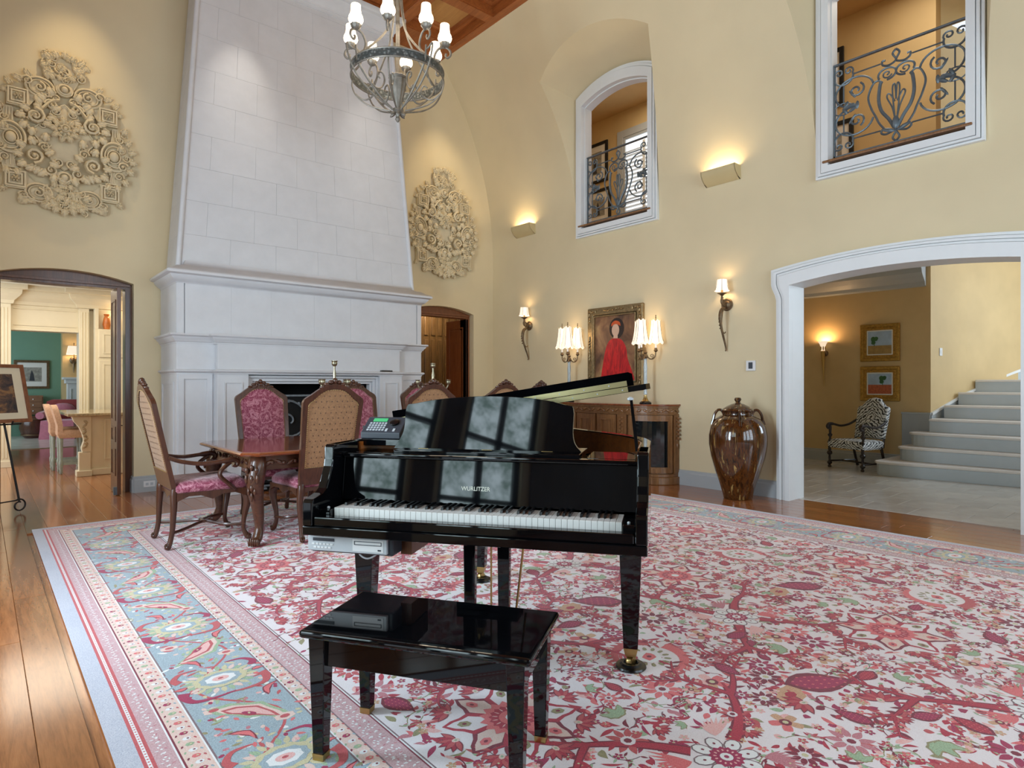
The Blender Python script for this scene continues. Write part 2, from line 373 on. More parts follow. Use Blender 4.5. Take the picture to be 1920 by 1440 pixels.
# cased openings of the upper windows (trim, sill)
for k, yc in enumerate(WIN):
    t = MB(); sg = lambda w, q: segarch(yc-w, yc+w, 3.506+(.745-w)*q, 5.615-(.745-w)*.85, 5.805-(.745-w)*1.0, 20)
    for (w0, w1, dep) in ((.745, .72, .05), (.72, .712, .03), (.712, .685, .07), (.685, .678, .045)): t.prism(sg(w0, .8), WX-dep, WX, 'x', [sg(w1, .8)])
    t.prism(sg(.678, .8), WX-.08, WX, 'x', [segarch(yc-.607, yc+.607, 3.63, 5.46, 5.60, 20)])
    t.prism(segarch(yc-.63, yc+.63, 3.57, 5.475, 5.635, 20), WX+.0005, 7.065, 'x', [segarch(yc-.60, yc+.60, 3.64, 5.45, 5.585, 20)])
    struct(t.build('trim_%d' % (k+1), 'trim_white', bevel=.006))
    struct(MB().box(WX-.1, WX+.15, yc-.66, yc+.66, 3.655, 3.68).build('trim_%d' % (k+3), 'sideboard_wood', bevel=.008))
# stone arch casing of the foyer opening, with shoulders
def archface(w, zs, zp): return segarch(2.2325-w, 2.2325+w, 0, zs, zp, 24)
def shoulder(off):
    L = lambda s: [(2.2325+s*(1.235-off), 2.60-off*.8), (2.2325+s*(1.235-off), 2.43), (2.2325+s*(1.225-off), 2.39), (2.2325+s*(1.19-off), 2.31), (2.2325+s*(1.175-off), 2.25), (2.2325+s*(1.17-off), 0)]
    a = segarch(2.2325-(1.235-off), 2.2325+(1.235-off), 0, 2.60-off*.8, 2.70-off*.8, 24)[2:]
    return list(reversed(L(1)))[:-1]+a+L(-1)[1:]
inner = segarch(1.22, 3.245, 0, 2.405, 2.485, 24)
a = MB(); inn_ = [inner[0]]+list(reversed(inner[2:]))+[inner[1]]
for (o0, o1, dep) in ((0, .03, .055), (.03, .038, .035), (.038, .068, .075), (.068, .076, .05), (.076, .1, .07), (.1, .106, .055)): a.prism(shoulder(o0)+list(reversed(shoulder(o1))), WX-dep, WX, 'x')
a.prism(shoulder(.106)+inn_, WX-.085, WX, 'x')
a.prism(uring(segarch(1.17, 3.295, 0, 2.435, 2.525, 24), inner), WX+.0005, 7.2, 'x')
struct(a.build('trim_5', 'trim_white', bevel=.008))
# -------- foyer beyond the arch
ft = struct(MB().box(7.06, 14, -1.5, 6.2, -.14, -.01).build('floor', 'trim_grey'))
NTm = NT('stone_tile'); v_ = NTm.co(); n_ = NTm.noise(v_, 3, 4); oi_ = NTm.node('ShaderNodeObjectInfo')
c_ = NTm.ramp(n_.outputs[0], ((.3, lin((194, 188, 178))), (.7, lin((218, 213, 204)))))
h_ = NTm.node('ShaderNodeHueSaturation', {'Color': c_}); r_ = NTm.node('ShaderNodeMapRange', {'Value': oi_.outputs['Random'], 'To Min': .92, 'To Max': 1.06}); NTm.t.links.new(r_.outputs[0], h_.inputs['Value'])
NTm.set(color=h_.outputs[0], rough=.2, coat=.15); MATS['stone_tile'] = NTm.m
tile0 = None; T = .46
for i in range(0, 9):
    for j in range(-2, 13):
        x = 7.07+T*i; y = -.6+T*j+(T/2 if i % 2 else 0)
        if y > 5.4: continue
        if tile0 is None: o = tile0 = MB().box(.0015, T-.0015, .0015, T-.0015, -.012, 0).build('tile', 'stone_tile', ft, bevel=.002, seg=1)
        else: o = tile0.copy(); COL.objects.link(o); o.parent = ft
        o.location = (x, y, 0)
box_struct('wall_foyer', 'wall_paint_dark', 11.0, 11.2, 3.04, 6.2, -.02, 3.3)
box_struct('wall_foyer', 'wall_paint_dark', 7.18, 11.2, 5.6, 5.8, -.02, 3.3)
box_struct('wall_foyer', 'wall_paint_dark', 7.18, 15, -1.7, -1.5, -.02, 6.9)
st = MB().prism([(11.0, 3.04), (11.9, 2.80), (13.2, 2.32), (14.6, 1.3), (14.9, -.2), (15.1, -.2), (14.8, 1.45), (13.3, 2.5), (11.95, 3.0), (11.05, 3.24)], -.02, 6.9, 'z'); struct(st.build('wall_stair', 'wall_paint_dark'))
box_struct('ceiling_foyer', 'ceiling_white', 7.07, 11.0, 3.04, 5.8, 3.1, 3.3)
# crown moulding and soffit of the foyer
struct(MB().mould([(7.2, 5.6), (11.0, 5.6), (11.0, 3.1)], [(0, 2.80), (.05, 2.82), (.06, 2.87), (.13, 2.93), (.2, 3.0), (.22, 3.06), (.3, 3.08), (.3, 3.12), (0, 3.12)]).build('trim_6', 'trim_grey'))
base('baseboard_foyer', [(7.3, 5.6), (11.0, 5.6), (11.0, 3.4)])
struct(MB().box(10.965, 11.0, 3.04, 3.42, 0, .86).box(10.955, 11.0, 3.03, 3.43, .84, .868).build('trim_7', 'trim_grey', bevel=.004))
# -------- upper gallery behind the windows
box_struct('floor_gallery', 'floor_wood', 7.07, 9.6, -1.5, 8.9, 3.32, 3.45)
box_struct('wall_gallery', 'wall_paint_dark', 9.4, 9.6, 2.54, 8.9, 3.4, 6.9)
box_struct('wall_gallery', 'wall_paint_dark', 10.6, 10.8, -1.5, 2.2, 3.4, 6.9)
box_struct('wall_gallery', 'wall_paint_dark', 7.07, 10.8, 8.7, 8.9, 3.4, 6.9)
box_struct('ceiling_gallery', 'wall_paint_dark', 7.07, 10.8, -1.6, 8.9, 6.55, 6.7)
# -------- kitchen and green room beyond the left doorway, closet behind the right one
box_struct('floor_parlour', 'stone_tile', -1.2, 4, 15.9, 20.2, -.14, 0)
box_struct('wall_kitchen', 'cream_paint', -1.6, -1.4, 8.8, 20.2, -.02, 3.0)
box_struct('wall_parlour', 'green_paint', -1.4, 1.60, 19.9, 20.1, -.02, 3.0)
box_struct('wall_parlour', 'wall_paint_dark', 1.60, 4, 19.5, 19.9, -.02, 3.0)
box_struct('wall_parlour', 'green_paint', 4, 4.2, 12.7, 20.1, -.02, 3.0)
box_struct('wall_kitchen', 'cream_paint', 4.4, 4.6, 8.8, 12.7, -.02, 3.0)
box_struct('ceiling_kitchen', 'ceiling_white', -1.6, 4.6, 8.84, 20.1, 2.86, 3.0)
k = MB().prism([(-1.4, 0), (.37, 0), (.37, 2.16), (1.25, 2.16), (1.25, 0), (4.5, 0), (4.5, 2.9), (-1.4, 2.9)], 12.6, 12.85, 'y')
struct(k.build('wall_kitchen', 'cream_paint'))
p = MB()
for (x0, x1) in ((.2, .37), (1.25, 1.39)):
    p.box(x0, x1, 12.5, 12.62, 0, 2.56); p.box(x0-.02, x1+.02, 12.48, 12.62, 0, .1)
    for q in range(3): p.box(x0+.03+.04*q, x0+.045+.04*q, 12.49, 12.51, .14, 2.5)
p.box(.37, 1.25, 12.57, 12.6, 2.16, 2.19); p.box(.40, 1.22, 12.585, 12.6, 2.24, 2.255); p.box(.40, 1.22, 12.585, 12.6, 2.5, 2.515)
struct(p.build('trim_8', 'cream_paint', bevel=.004))
struct(MB().mould([(.2, 12.5), (.37, 12.5), (.37, 12.6), (1.25, 12.6), (1.25, 12.5), (4.4, 12.5)], [(0, 2.56), (.03, 2.57), (.04, 2.62), (.1, 2.68), (.13, 2.72), (.14, 2.78), (.2, 2.79), (.2, 2.87), (0, 2.87)]).build('trim_9', 'cream_paint'))
box_struct('floor_closet', 'floor_wood', 4.8, 7.9, 8.7, 10.9, -.14, -.001)
box_struct('wall_closet', 'closet_wood', 4.8, 7.9, 10.6, 10.7, 0, 3.0)
box_struct('wall_closet', 'wall_paint_dark', 7.7, 7.9, 8.64, 10.7, 0, 3.0)
box_struct('wall_closet', 'wall_paint_dark', 4.6, 4.8, 8.84, 10.7, 0, 3.0)
box_struct('ceiling_closet', 'ceiling_white', 4.6, 7.9, 8.84, 10.7, 2.9, 3.0)
# timber frames inside the two doorways
for k, (x0, x1) in enumerate(((.1, 1.4), (5.18, 6.49))):
    m = MB().prism(segarch(x0, x1, 0, 2.5, 2.598, 16)[1:]+[(x0, 0), (x0+.07, 0), (x0+.07, 2.44), (x1-.07, 2.44), (x1-.07, 0)], WY+.12, WY+.3, 'y')
    m.box(x0+.02, x1-.02, WY+.09, WY+.1195, 2.47, 2.5)
    struct(m.build('trim_%d' % (10+k), 'door_red' if k else 'door_wood', bevel=.004))
# lighting of the neighbouring rooms and the ceiling spots
lamp('kitchen_ceiling_light', 'AREA', (.7, 10.8, 2.84), 50, (1, .88, .7), (0, 0, 0), size=2.0)
lamp('kitchen_side_light', 'AREA', (-1.3, 11.2, 1.7), 60, DAY, (0, radians(-90), 0), shape='RECTANGLE', size=1.8, size_y=2.6)  # cool area lamp in front of the kitchen's unbroken left wall
lamp('parlour_side_light', 'AREA', (-1.3, 17.6, 1.6), 60, DAY, (0, radians(-90), 0), shape='RECTANGLE', size=1.8, size_y=2.6)  # cool area lamp by the parlour's left wall, which has no opening
fd_ = lamp('foyer_fill', 'AREA', (12.4, -.4, 2.9), 120, (.68, .85, 1.0), shape='RECTANGLE', size=2.2, size_y=2.2); fd_.rotation_euler = (Vector((9.0, 3.4, .6))-Vector((12.4, -.4, 2.9))).to_track_quat('-Z', 'Y').to_euler()  # added out-of-view lamp that brightens the foyer, aimed in from the stairwell
lamp('gallery_area_light', 'AREA', (8.3, 2.2, 6.5), 34, (1, .88, .7), (0, 0, 0), size=1.4)  # warm area lamps just under the closed gallery ceiling
lamp('gallery_area_light', 'AREA', (8.3, 6.4, 6.5), 30, (1, .88, .7), (0, 0, 0), size=1.4)
lamp('closet_light', 'POINT', (6.6, 10.1, 2.78), 34, (1, .8, .55), shadow_soft_size=.08)
# ================================================================== FIREPLACE
FX = 3.30
fp = thing('fireplace', 'monumental white stone fireplace with a tapering hood reaching the ceiling', 'fireplace', (FX, WY, 0))
def L(y): return y-WY           # world y to fireplace local
H = lambda w: w/2
# chimney breast core, left and right of the opening and above it
c = MB(); c.box(-1.615, -.87, L(7.785), -.02, 0, 1.42); c.box(.87, 1.615, L(7.785), -.02, 0, 1.42); c.box(-.87, .87, L(7.785), -.02, 1.36, 1.42)
c.build('body', 'stone_white', fp, bevel=.004)
c = MB(); c.box(-1.615, 1.615, L(7.785), -.02, 1.46, 1.79); c.box(-1.206, 1.206, L(7.70), L(7.784), 1.461, 1.789); c.build('frieze', 'stone_white', fp, bevel=.004)
MB().box(-1.615, 1.615, L(7.785)+.02, -.02, 1.87, 2.47).build('upper_block', 'stone_white', fp)
x = -1.615
for w in (.087, .50, .47, .55, .51, .50, .531, .08):       # facing slabs of the upper block
    gp = .012 if w < .1 else .0005; x += .012 if w == .08 else 0; MB().box(x+.0005, x+w-gp, L(7.785)+(.0 if w < .1 else .001*(int(w*100) % 2)), L(7.785)+.04, 1.88, 2.455).build('stone_block', 'stone_white', fp); x += w
for s in (-1, 1): MB().box(s*1.615-.002, s*1.615+.002, L(7.79), -.02, 1.88, 2.455).build('stone_block', 'stone_white', fp)
# piers either side of the opening with sunk panels, and flank panels
for s in (-1, 1):
    x0, x1 = sorted((s*.87, s*1.217))
    MB().box(x0, x1, L(7.655), L(7.80), 0, 1.42).build('pier', 'stone_white', fp, bevel=.004)
    f = MB()
    f.frame('y', x0+.07, x1-.07, .12, 1.33, .016, L(7.643), L(7.66))
    f.build('panel_moulding', 'stone_white', fp)
    x0, x1 = sorted((s*1.24, s*1.60)); f = MB()
    f.frame('y', x0, x1, .001, 1.419, .06, L(7.768), L(7.79), .14)
    f.build('panel_frame', 'stone_white', fp, bevel=.003)
    f = MB()
    f.frame('x', L(7.9), L(8.48), .14, 1.33, .025, s*1.615-.012, s*1.615+.012)
    f.build('panel_moulding', 'stone_white', fp)
def ledge(prof, yc, xc, yo, xo, name):
    """moulded shelf that breaks forward over the centre"""
    path = [(-xo, -.02), (-xo, L(yo)), (-xc, L(yo)), (-xc, L(yc)), (xc, L(yc)), (xc, L(yo)), (xo, L(yo)), (xo, -.02)]
    m = MB().mould(path, prof); z0 = min(p[1] for p in prof); z1 = max(p[1] for p in prof)
    m.box(-xo+.002, xo-.002, L(yo)+.002, -.021, z0+.002, z1-.002); m.box(-xc+.002, xc-.002, L(yc)+.002, L(yo)+.001, z0+.002, z1-.002); return m.build(name, 'stone_white', fp, smooth=True, ang=40)
ledge([(-.02, 1.418), (.006, 1.418), (.008, 1.432), (.018, 1.437), (.03, 1.445), (.036, 1.455), (.034, 1.466), (.02, 1.473), (-.02, 1.474)], 7.65, 1.217, 7.785, 1.615, 'lower_mantel')
ledge([(-.02, 1.768), (.006, 1.768), (.008, 1.785), (.02, 1.79), (.03, 1.81), (.05, 1.832), (.054, 1.845), (.07, 1.85), (.078, 1.862), (.07, 1.878), (-.02, 1.885)], 7.70, 1.22, 7.785, 1.615, 'upper_mantel')
path = [(-1.615, -.02), (-1.615, L(7.785)), (1.615, L(7.785)), (1.615, -.02)]
m = MB().mould(path, [(-.02, 2.45), (.006, 2.45), (.01, 2.465), (.03, 2.475), (.055, 2.50), (.075, 2.525), (.08, 2.54), (.10, 2.543), (.118, 2.555), (.12, 2.575), (.105, 2.592), (.05, 2.615), (.0, 2.65), (-.06, 2.665), (-.10, 2.69), (-.12, 2.735), (-.2, 2.735)])
m.build('cornice', 'stone_white', fp, smooth=True, ang=50)
# hood: tapering core faced with stone slabs
ZB, ZT = 2.66, 6.42
def hx(z): return 1.56+(1.28-1.56)*(z-ZB)/(6.5-ZB)
def hy(z): return L(7.955)+.15*(z-ZB)/(6.5-ZB)
def hq(z, e): return [(-hx(z)+e, hy(z)+e, z), (hx(z)-e, hy(z)+e, z), (hx(z)-e, -.02, z), (-hx(z)+e, -.02, z)]
MB().loft([hq(ZB, .02), hq(6.64, .02)]).build('hood_core', 'stone_white', fp)
cz = [ZB-.01+.405*i for i in range(11)]; rb = random.Random(5)
for i in range(len(cz)-1):
    z0, z1 = cz[i]+.0007, min(cz[i+1], 6.45)-.0007
    if z1-z0 < .02: continue
    xs = [-1]; off = .5 if i % 2 else 0
    cut = [(-1.56+.56*(k+off)) for k in range(1, 7)] if not off else [(-1.56+.56*(k+.5)) for k in range(0, 6)]
    cut = [q/1.56 for q in cut if -1.45 < q < 1.45]; edges = [-1]+cut+[1]
    for a, b in zip(edges[:-1], edges[1:]):
        pr_ = rb.uniform(0, .0016); g = .0007
        P = lambda s, z, d: (s*hx(z), hy(z)-d+.018, z)
        v = [P(a+g/1.5, z0, .018+pr_), P(b-g/1.5, z0, .018+pr_), P(b-g/1.5, z1, .018+pr_), P(a+g/1.5, z1, .018+pr_), P(a+g/1.5, z0, -.02), P(b-g/1.5, z0, -.02), P(b-g/1.5, z1, -.02), P(a+g/1.5, z1, -.02)]
        MB().add(v, [(0, 1, 2, 3), (7, 6, 5, 4), (0, 4, 5, 1), (1, 5, 6, 2), (2, 6, 7, 3), (3, 7, 4, 0)]).build('stone_block', 'stone_white', fp, bevel=.0007, seg=1)
    for s in (-1, 1):
        n = 2; offs = .25 if i % 2 else .55
        for (t0, t1) in ((0, offs), (offs, 1)):
            Q = lambda t, z, d: (s*(hx(z)+d), hy(z)+(-.02-hy(z))*t, z)
            v = [Q(t0+.004, z0, 0), Q(t1-.004, z0, 0), Q(t1-.004, z1, 0), Q(t0+.004, z1, 0), Q(t0+.004, z0, -.025), Q(t1-.004, z0, -.025), Q(t1-.004, z1, -.025), Q(t0+.004, z1, -.025)]
            MB().add(v, [(0, 1, 2, 3), (7, 6, 5, 4), (0, 4, 5, 1), (1, 5, 6, 2), (2, 6, 7, 3), (3, 7, 4, 0)]).build('stone_block', 'stone_white', fp, bevel=.0007, seg=1)
for s in (-1, 1): MB().tube([(s*(hx(z)+.004), hy(z)-.004, z) for z in (ZB-.01, 4.5, 6.5)], .03, 12).build('corner_roll', 'stone_white', fp, smooth=True)
z = 6.36; path = [(-hx(z), -.02), (-hx(z), hy(z)), (hx(z), hy(z)), (hx(z), -.02)]
MB().mould(path, [(-.05, 6.36), (.01, 6.36), (.015, 6.40), (.03, 6.405), (.035, 6.44), (.07, 6.48), (.09, 6.54), (.095, 6.57), (.14, 6.58), (.16, 6.61), (.16, 6.655), (-.05, 6.655)]).build('crown', 'stone_white', fp, smooth=True, ang=40)
# firebox and the stepped surround inside the opening
m = MB(); m.box(-.8, .8, -.12, -.021, .03, 1.3); m.box(-.868, -.8, L(7.87), -.021, .03, 1.3); m.box(.8, .868, L(7.87), -.021, .03, 1.3); m.box(-.868, .868, L(7.87), -.021, 1.3, 1.359); m.box(-.868, .868, L(7.7), -.021, .001, .03); m.build('firebox', 'dark_hole', fp)
m = MB(); m.portal('y', -.869, .869, 0, 1.405, .028, L(7.70), L(7.80)); m.portal('y', -.84, .84, 0, 1.376, .04, L(7.73), L(7.83)); m.portal('y', -.799, .799, 0, 1.335, .03, L(7.76), L(7.86)); m.build('inner_surround', 'stone_white', fp, bevel=.006)
# wrought-iron fire screen
fs = thing('fire_screen', 'black scrolled wrought-iron fire screen standing in the fireplace opening', 'fire screen', (FX, 7.73, .03))
def xz(pts, y=0): return [(p[0], y, p[1]) for p in pts]
m = MB(); m.frame('y', -.72, .72, .021, 1.14, .022, -.012, .012); m.box(-.76, -.66, -.09, .09, 0, .02); m.box(.66, .76, -.09, .09, 0, .02); m.build('frame', 'iron_screen', fs)
for s in (-1, 1):
    for (cx, cz, r0, r1, a0, tn, w) in ((.36, .80, .31, .03, 0, 1.6, .014), (.36, .30, .26, .03, 180, -1.5, .012), (.60, .98, .09, .02, 90, 1.3, .009), (.10, .98, .09, .02, 90, -1.3, .009), (.14, .56, .11, .02, 0, 1.4, .01), (.58, .55, .1, .02, 180, -1.4, .01), (.6, .14, .08, .02, 0, 1.4, .009), (.12, .13, .08, .02, 0, 1.4, .009)):
        MB().tube([(s*p[0], 0, p[1]) for p in spiral(cx, cz, r0, r1, a0, tn, 34)], w, 5).build('scroll', 'iron_screen', fs)
    for k in range(12): a = 2*pi*k/12; MB().ball((s*(.36+.26*cos(a)), 0, .80+.26*sin(a)), .022, .01, .022, 6, 4).build('bud', 'iron_screen', fs)
MB().box(-.70, .70, .02, .024, .06, 1.11).build('mesh_backing', 'dark_hole', fs)
rc = thing('remote_control', 'small black remote control lying on the lower mantel ledge', 'remote control', (4.28, 7.675, 1.4745), .1)
MB().box(-.09, .09, -.022, .022, 0, .018).build('case', 'ebony', rc, bevel=.005); MB().box(-.07, .05, -.014, .014, .017, .0195).build('keypad', 'grey_plastic', rc)
# ================================================================== CARVED WALL MEDALLIONS
def relief():
    """one carved piece works in the wall plane: x right, z up, relief towards -y"""
    return MB()
def volute(m, x, z, r, a0=0, turns=1.6, w=None, d=.03):
    w = w or r*.26; pts = spiral(x, z, r, r*.12, a0, turns, 16); m.tube([(p[0], -d, p[1]) for p in pts], [w*(1-.5*i/16) for i in range(17)], 5); m.ball((x, -d-.006, z), r*.24, .02, r*.24, 6, 4)
def rosette(m, x, z, r, n=8, d=.03):
    for k in range(n):
        a = 2*pi*k/n; M = Matrix.Translation((x+.6*r*cos(a), -d, z+.6*r*sin(a))) @ Matrix.Rotation(-a, 4, 'Y'); m.at(M); m.ball((0, 0, 0), r*.42, .018, r*.24, 6, 4)
    m.at(None); m.ball((x, -d-.012, z), r*.3, .022, r*.3, 8, 5)
def leafy(m, x, z, l, ang, w=.35, d=.022, lobes=2):
    l *= 1.2; w *= 1.25
    M = Matrix.Translation((x, -d, z)) @ Matrix.Rotation(-radians(ang), 4, 'Y'); m.at(M); m.ball((l/2, 0, 0), l/2, .016, l*w/2.4, 8, 4)
    for k in range(lobes):
        for s in (-1, 1): m.ball((l*(.3+.3*k), -.004, s*l*w*.42*(1-.22*k)), l*.2, .014, l*.13, 8, 4)
    m.at(None)
def plate(m, pts, d0=.0, d1=.02): m.prism(pts, -d1, -d0, 'y')
def ell(x, z, a, b, n=18): return [(x+a*cos(2*pi*i/n), z+b*sin(2*pi*i/n)) for i in range(n)]
def sq_bracket(m, x, z, s, vx, vz, vr):
    """square plaque with rosette and an elongated volute ring"""
    plate(m, [(x-s, z-s), (x+s, z-s), (x+s, z+s), (x-s, z+s)], 0, .03)
    for t in (.9, .62):
        m.frame('y', x-t*s, x+t*s, z-t*s, z+t*s, .14*s, -.045, -.02)
    rosette(m, x, z, s*.42, 6, .04)
    plate(m, [(x-s if vx < x else x+s, z-s*.7), (vx, vz-vr*.8), (vx, vz+vr*.8), (x-s if vx < x else x+s, z+s*.7)], 0, .02)
    plate(m, ell(vx, vz, vr*1.25, vr), 0, .018)
    for q, wd in ((1.15, .014), (.85, .010)): m.tube([(p[0], -.026, p[1]) for p in ell(vx, vz, vr*1.1*q, vr*.9*q, 20)], wd, 5, closed=True)
    volute(m, vx, vz, vr*.55, 90, 1.4)
def make_medallion():
    t = thing('wall_medallion', 'x', 'wall carving', (0, 0, 0)); mats = 'plaster_carving'; R = random.Random(11)
    def dp(m): m.v = [(a, b*1.9, c_) for a, b, c_ in m.v]; return m
    def both(fn, name):
        for s in (1, -1):
            m = relief(); fn(m)
            if s < 0: m.v = [(-a, b, c_) for a, b, c_ in m.v]
            dp(m).build(name, mats, t, smooth=True, ang=45)
    for s, nm in ((1, 'crest_cluster'), (-1, 'foot_cluster')):
        m = relief(); o = .10 if s > 0 else -.10
        Zf = lambda z: s*z+(.0 if s > 0 else -.06)
        plate(m, [(p[0], Zf(p[1])) for p in [(-.06, .42), (.06, .42), (.13, .58), (.2, .68), (.17, .78), (.06, .85), (-.06, .85), (-.17, .78), (-.2, .68), (-.13, .58)]], 0, .02)
        plate(m, ell(0, Zf(.46), .085, .075, 10), 0, .03); m.tube([(p[0], -.035, p[1]) for p in ell(0, Zf(.46), .055, .05, 16)], .012, 5, closed=True); m.ball((0, -.035, Zf(.46)), .035, .025, .035)
        for k in range(48):
            x = R.uniform(-.19, .19); z = R.uniform(.54, .84)
            if abs(x) > .06+.14*min(1, (z-.5)/.2): continue
            if k % 3: leafy(m, x, Zf(z), R.uniform(.06, .09), R.uniform(0, 360), .5, .03)
            else: volute(m, x, Zf(z), R.uniform(.03, .045), R.uniform(0, 360))
        for x, z in ((-.11, .72), (.11, .72), (0, .66), (-.15, .62), (.15, .62)): volute(m, x, Zf(z), .045, 90 if x < 0 else 60, 1.5 if x < 0 else -1.5)
        for k in range(5): leafy(m, (k-2)*.06, Zf(.80-.02*abs(k-2)), .085, (90+(k-2)*-22)*s, .5, .034)
        dp(m).build(nm, mats, t, smooth=True, ang=45)
    def ub(m):
        sq_bracket(m, .41, .27, .098, .22, .43, .098); leafy(m, .30, .50, .1, 60); leafy(m, .36, .46, .1, 20); leafy(m, .46, .38, .09, 50); volute(m, .33, .47, .05, 0); leafy(m, .48, .33, .08, -10)
    def lb(m):
        sq_bracket(m, .43, -.62, .098, .23, -.73, .092); leafy(m, .30, -.80, .1, -40); leafy(m, .36, -.76, .1, -70); leafy(m, .5, -.70, .08, -50); volute(m, .36, -.78, .045, 0); leafy(m, .24, -.82, .09, -10)
    both(ub, 'upper_bracket'); both(lb, 'lower_bracket')
    def cr(m):
        plate(m, [(.46, .16), (.53, .16), (.55, .02), (.60, .0), (.66, -.16), (.62, -.34), (.56, -.40), (.54, -.50), (.40, -.50), (.44, -.40), (.37, -.30), (.34, -.18), (.38, -.06), (.44, .0)], 0, .02)
        for q, w in ((.14, .016), (.105, .010)): m.tube([(.48+q*cos(radians(a))*.95, -.03, -.18+q*1.15*sin(radians(a))) for a in range(60, 301, 12)], w, 5)
        for dx in (0, .025, .05): m.tube([(.455+dx, -.024, .14), (.46+dx, -.024, .0)], .007, 4); m.tube([(.45+dx, -.024, -.36), (.43+dx*1.6, -.024, -.48)], .007, 4)
        m.ball((.47, -.035, -.18), .05, .025, .06); m.tube([(p[0], -.03, p[1]) for p in ell(.47, -.18, .062, .075, 16)], .009, 5, closed=True)
        for (x, z, r) in ((.54, -.08, .05), (.56, -.28, .055), (.60, -.17, .045), (.53, .03, .045), (.52, -.40, .05), (.57, .09, .035)): volute(m, x, z, r, R.uniform(0, 360))
        for (x, z, a) in ((.58, -.02, 40), (.61, -.1, 10), (.62, -.2, -10), (.60, -.3, -40), (.56, -.42, -60), (.55, .1, 60), (.53, -.12, 80), (.5, -.5, -80), (.43, -.5, -110)): leafy(m, x, z, .08, a, .55, .034)
    both(cr, 'side_crescent')
    def fu(m):
        pts = spline([(.05, .33), (.12, .30), (.2, .2), (.27, .12), (.33, .05)], 4); m.tube([(p[0], -.03, p[1]) for p in [Vector((q.x, q.y)) for q in [Vector((a[0], a[1])) for a in pts]]], .018, 5)
        volute(m, .26, .10, .085, 90, 1.8, .02, .04); volute(m, .12, .26, .06, 0, 1.5); volute(m, .08, .34, .045, 0)
        for (x, z, a) in ((.1, .36, 60), (.16, .3, 30), (.2, .24, 50), (.22, .16, 70), (.3, .16, 10), (.34, .1, -20), (.33, .02, -50), (.28, -.02, -80), (.2, .06, 200), (.16, .12, 190), (.12, .2, 150)): leafy(m, x, z, .09, a, .55, .034)
    def fd(m):
        volute(m, .27, -.34, .085, -90, -1.8, .02, .04); volute(m, .12, -.46, .06, 0, -1.5); volute(m, .18, -.22, .05, 0)
        for (x, z, a) in ((.08, -.5, -70), (.16, -.48, -40), (.22, -.44, -60), (.33, -.42, -30), (.36, -.34, 0), (.34, -.26, 30), (.26, -.22, 60), (.18, -.3, 150), (.14, -.38, 200), (.25, -.46, -20), (.18, -.16, 100)): leafy(m, x, z, .09, a, .55, .034)
    both(fu, 'foliage_scroll'); both(fd, 'foliage_scroll')
    m = relief(); pts = []
    for k in range(48):
        a = 2*pi*k/48; r = 1+.12*cos(4*a)+.06*cos(12*a); pts.append((.25*r*cos(a), -.06+.32*r*sin(a)))
    plate(m, pts, 0, .018); m.tube([(p[0]*.96, -.02, (p[1]+.06)*.96-.06) for p in pts], .008, 4, closed=True)
    for s in (-1, 1):
        volute(m, s*.08, .2, .05, 90, 1.5*s); volute(m, s*.06, -.36, .05, -90, -1.5*s); volute(m, s*.16, -.18, .04, 0, s); volute(m, s*.2, .02, .035, 0, s)
    dp(m).build('centre_cartouche', mats, t, smooth=True, ang=45)
    m = relief(); rosette(m, 0, .0, .12, 10, .035); rosette(m, 0, 0, .075, 8, .05); m.tube([(p[0], -.09, p[1]) for p in ell(0, 0, .035, .035, 14)], .008, 5, closed=True); m.ball((0, -.07, 0), .03)
    for k in range(9): leafy(m, .05*cos(2*pi*k/9+.3), .05*sin(2*pi*k/9+.3), .085, math.degrees(2*pi*k/9+.3), .4, .05)
    dp(m).build('centre_flower', mats, t, smooth=True, ang=45)
    return t
md = make_medallion(); md.location = (.72, WY-.004, 4.13)
md['label'] = 'pale carved plaster medallion hung above the wide kitchen doorway, left of the hood'; md['group'] = 'carved wall medallions'
dup(md, (5.835, WY-.004, 4.0), 0, 'pale carved plaster medallion between the stone hood and the right corner')
# ================================================================== DOORS
def door_leaf(name, m, x, y0, y1, face, panels, h=2.43):
    d = struct(MB().box(x-.02, x+.02, y0, y1, .008, h).build(name, m, bevel=.003))
    for (z0, z1) in panels:
        f = MB(); ya, yb = y0+.09, y1-.09
        f.frame('x', ya, yb, z0, z1, .02, x+face*.02-.008, x+face*.02+.008)
        f.build('panel_moulding', m, d)
        MB().box(x+face*.018-.004, x+face*.018+.004, ya+.05, yb-.05, z0+.05, z1-.05).build('panel', m, d, bevel=.003)
    return d
door_leaf('door_1', 'door_wood', 1.235, 8.50, 8.96, -1, ((.87, 2.30), (.62, .80), (.22, .54)))
d2 = MB().box(1.18, 1.216, 8.50, 8.55, .01, .10).build('floor_bolt', 'iron_rail', bpy.data.objects['door_1'])
door_leaf('door_2', 'door_red', 6.44, 8.72, 9.33, -1, ((.95, 2.3), (.15, .85)))
for i in range(12):
    x = 5.7+.165*i; d = struct(MB().box(x, x+.16, 10.55, 10.6, .01, 2.8).build('door_%d' % (3+i), 'closet_wood', bevel=.003))
    for (z0, z1) in ((2.28, 2.72), (.95, 2.2), (.15, .85)): MB().box(x+.035, x+.125, 10.525, 10.556, z0, z1).build('panel', 'closet_wood', d, bevel=.014)
o = thing('wall_outlet', 'white double electrical outlet set in the baseboard beside the kitchen doorway', 'outlet', (1.56, WY-.0225, .095))
MB().box(-.062, .062, -.006, 0, -.037, .037).build('cover_plate', 'plate_white', o, bevel=.002); MB().box(-.04, -.01, -.008, -.004, -.016, .016).box(.01, .04, -.008, -.004, -.016, .016).build('sockets', 'silver_plastic', o)
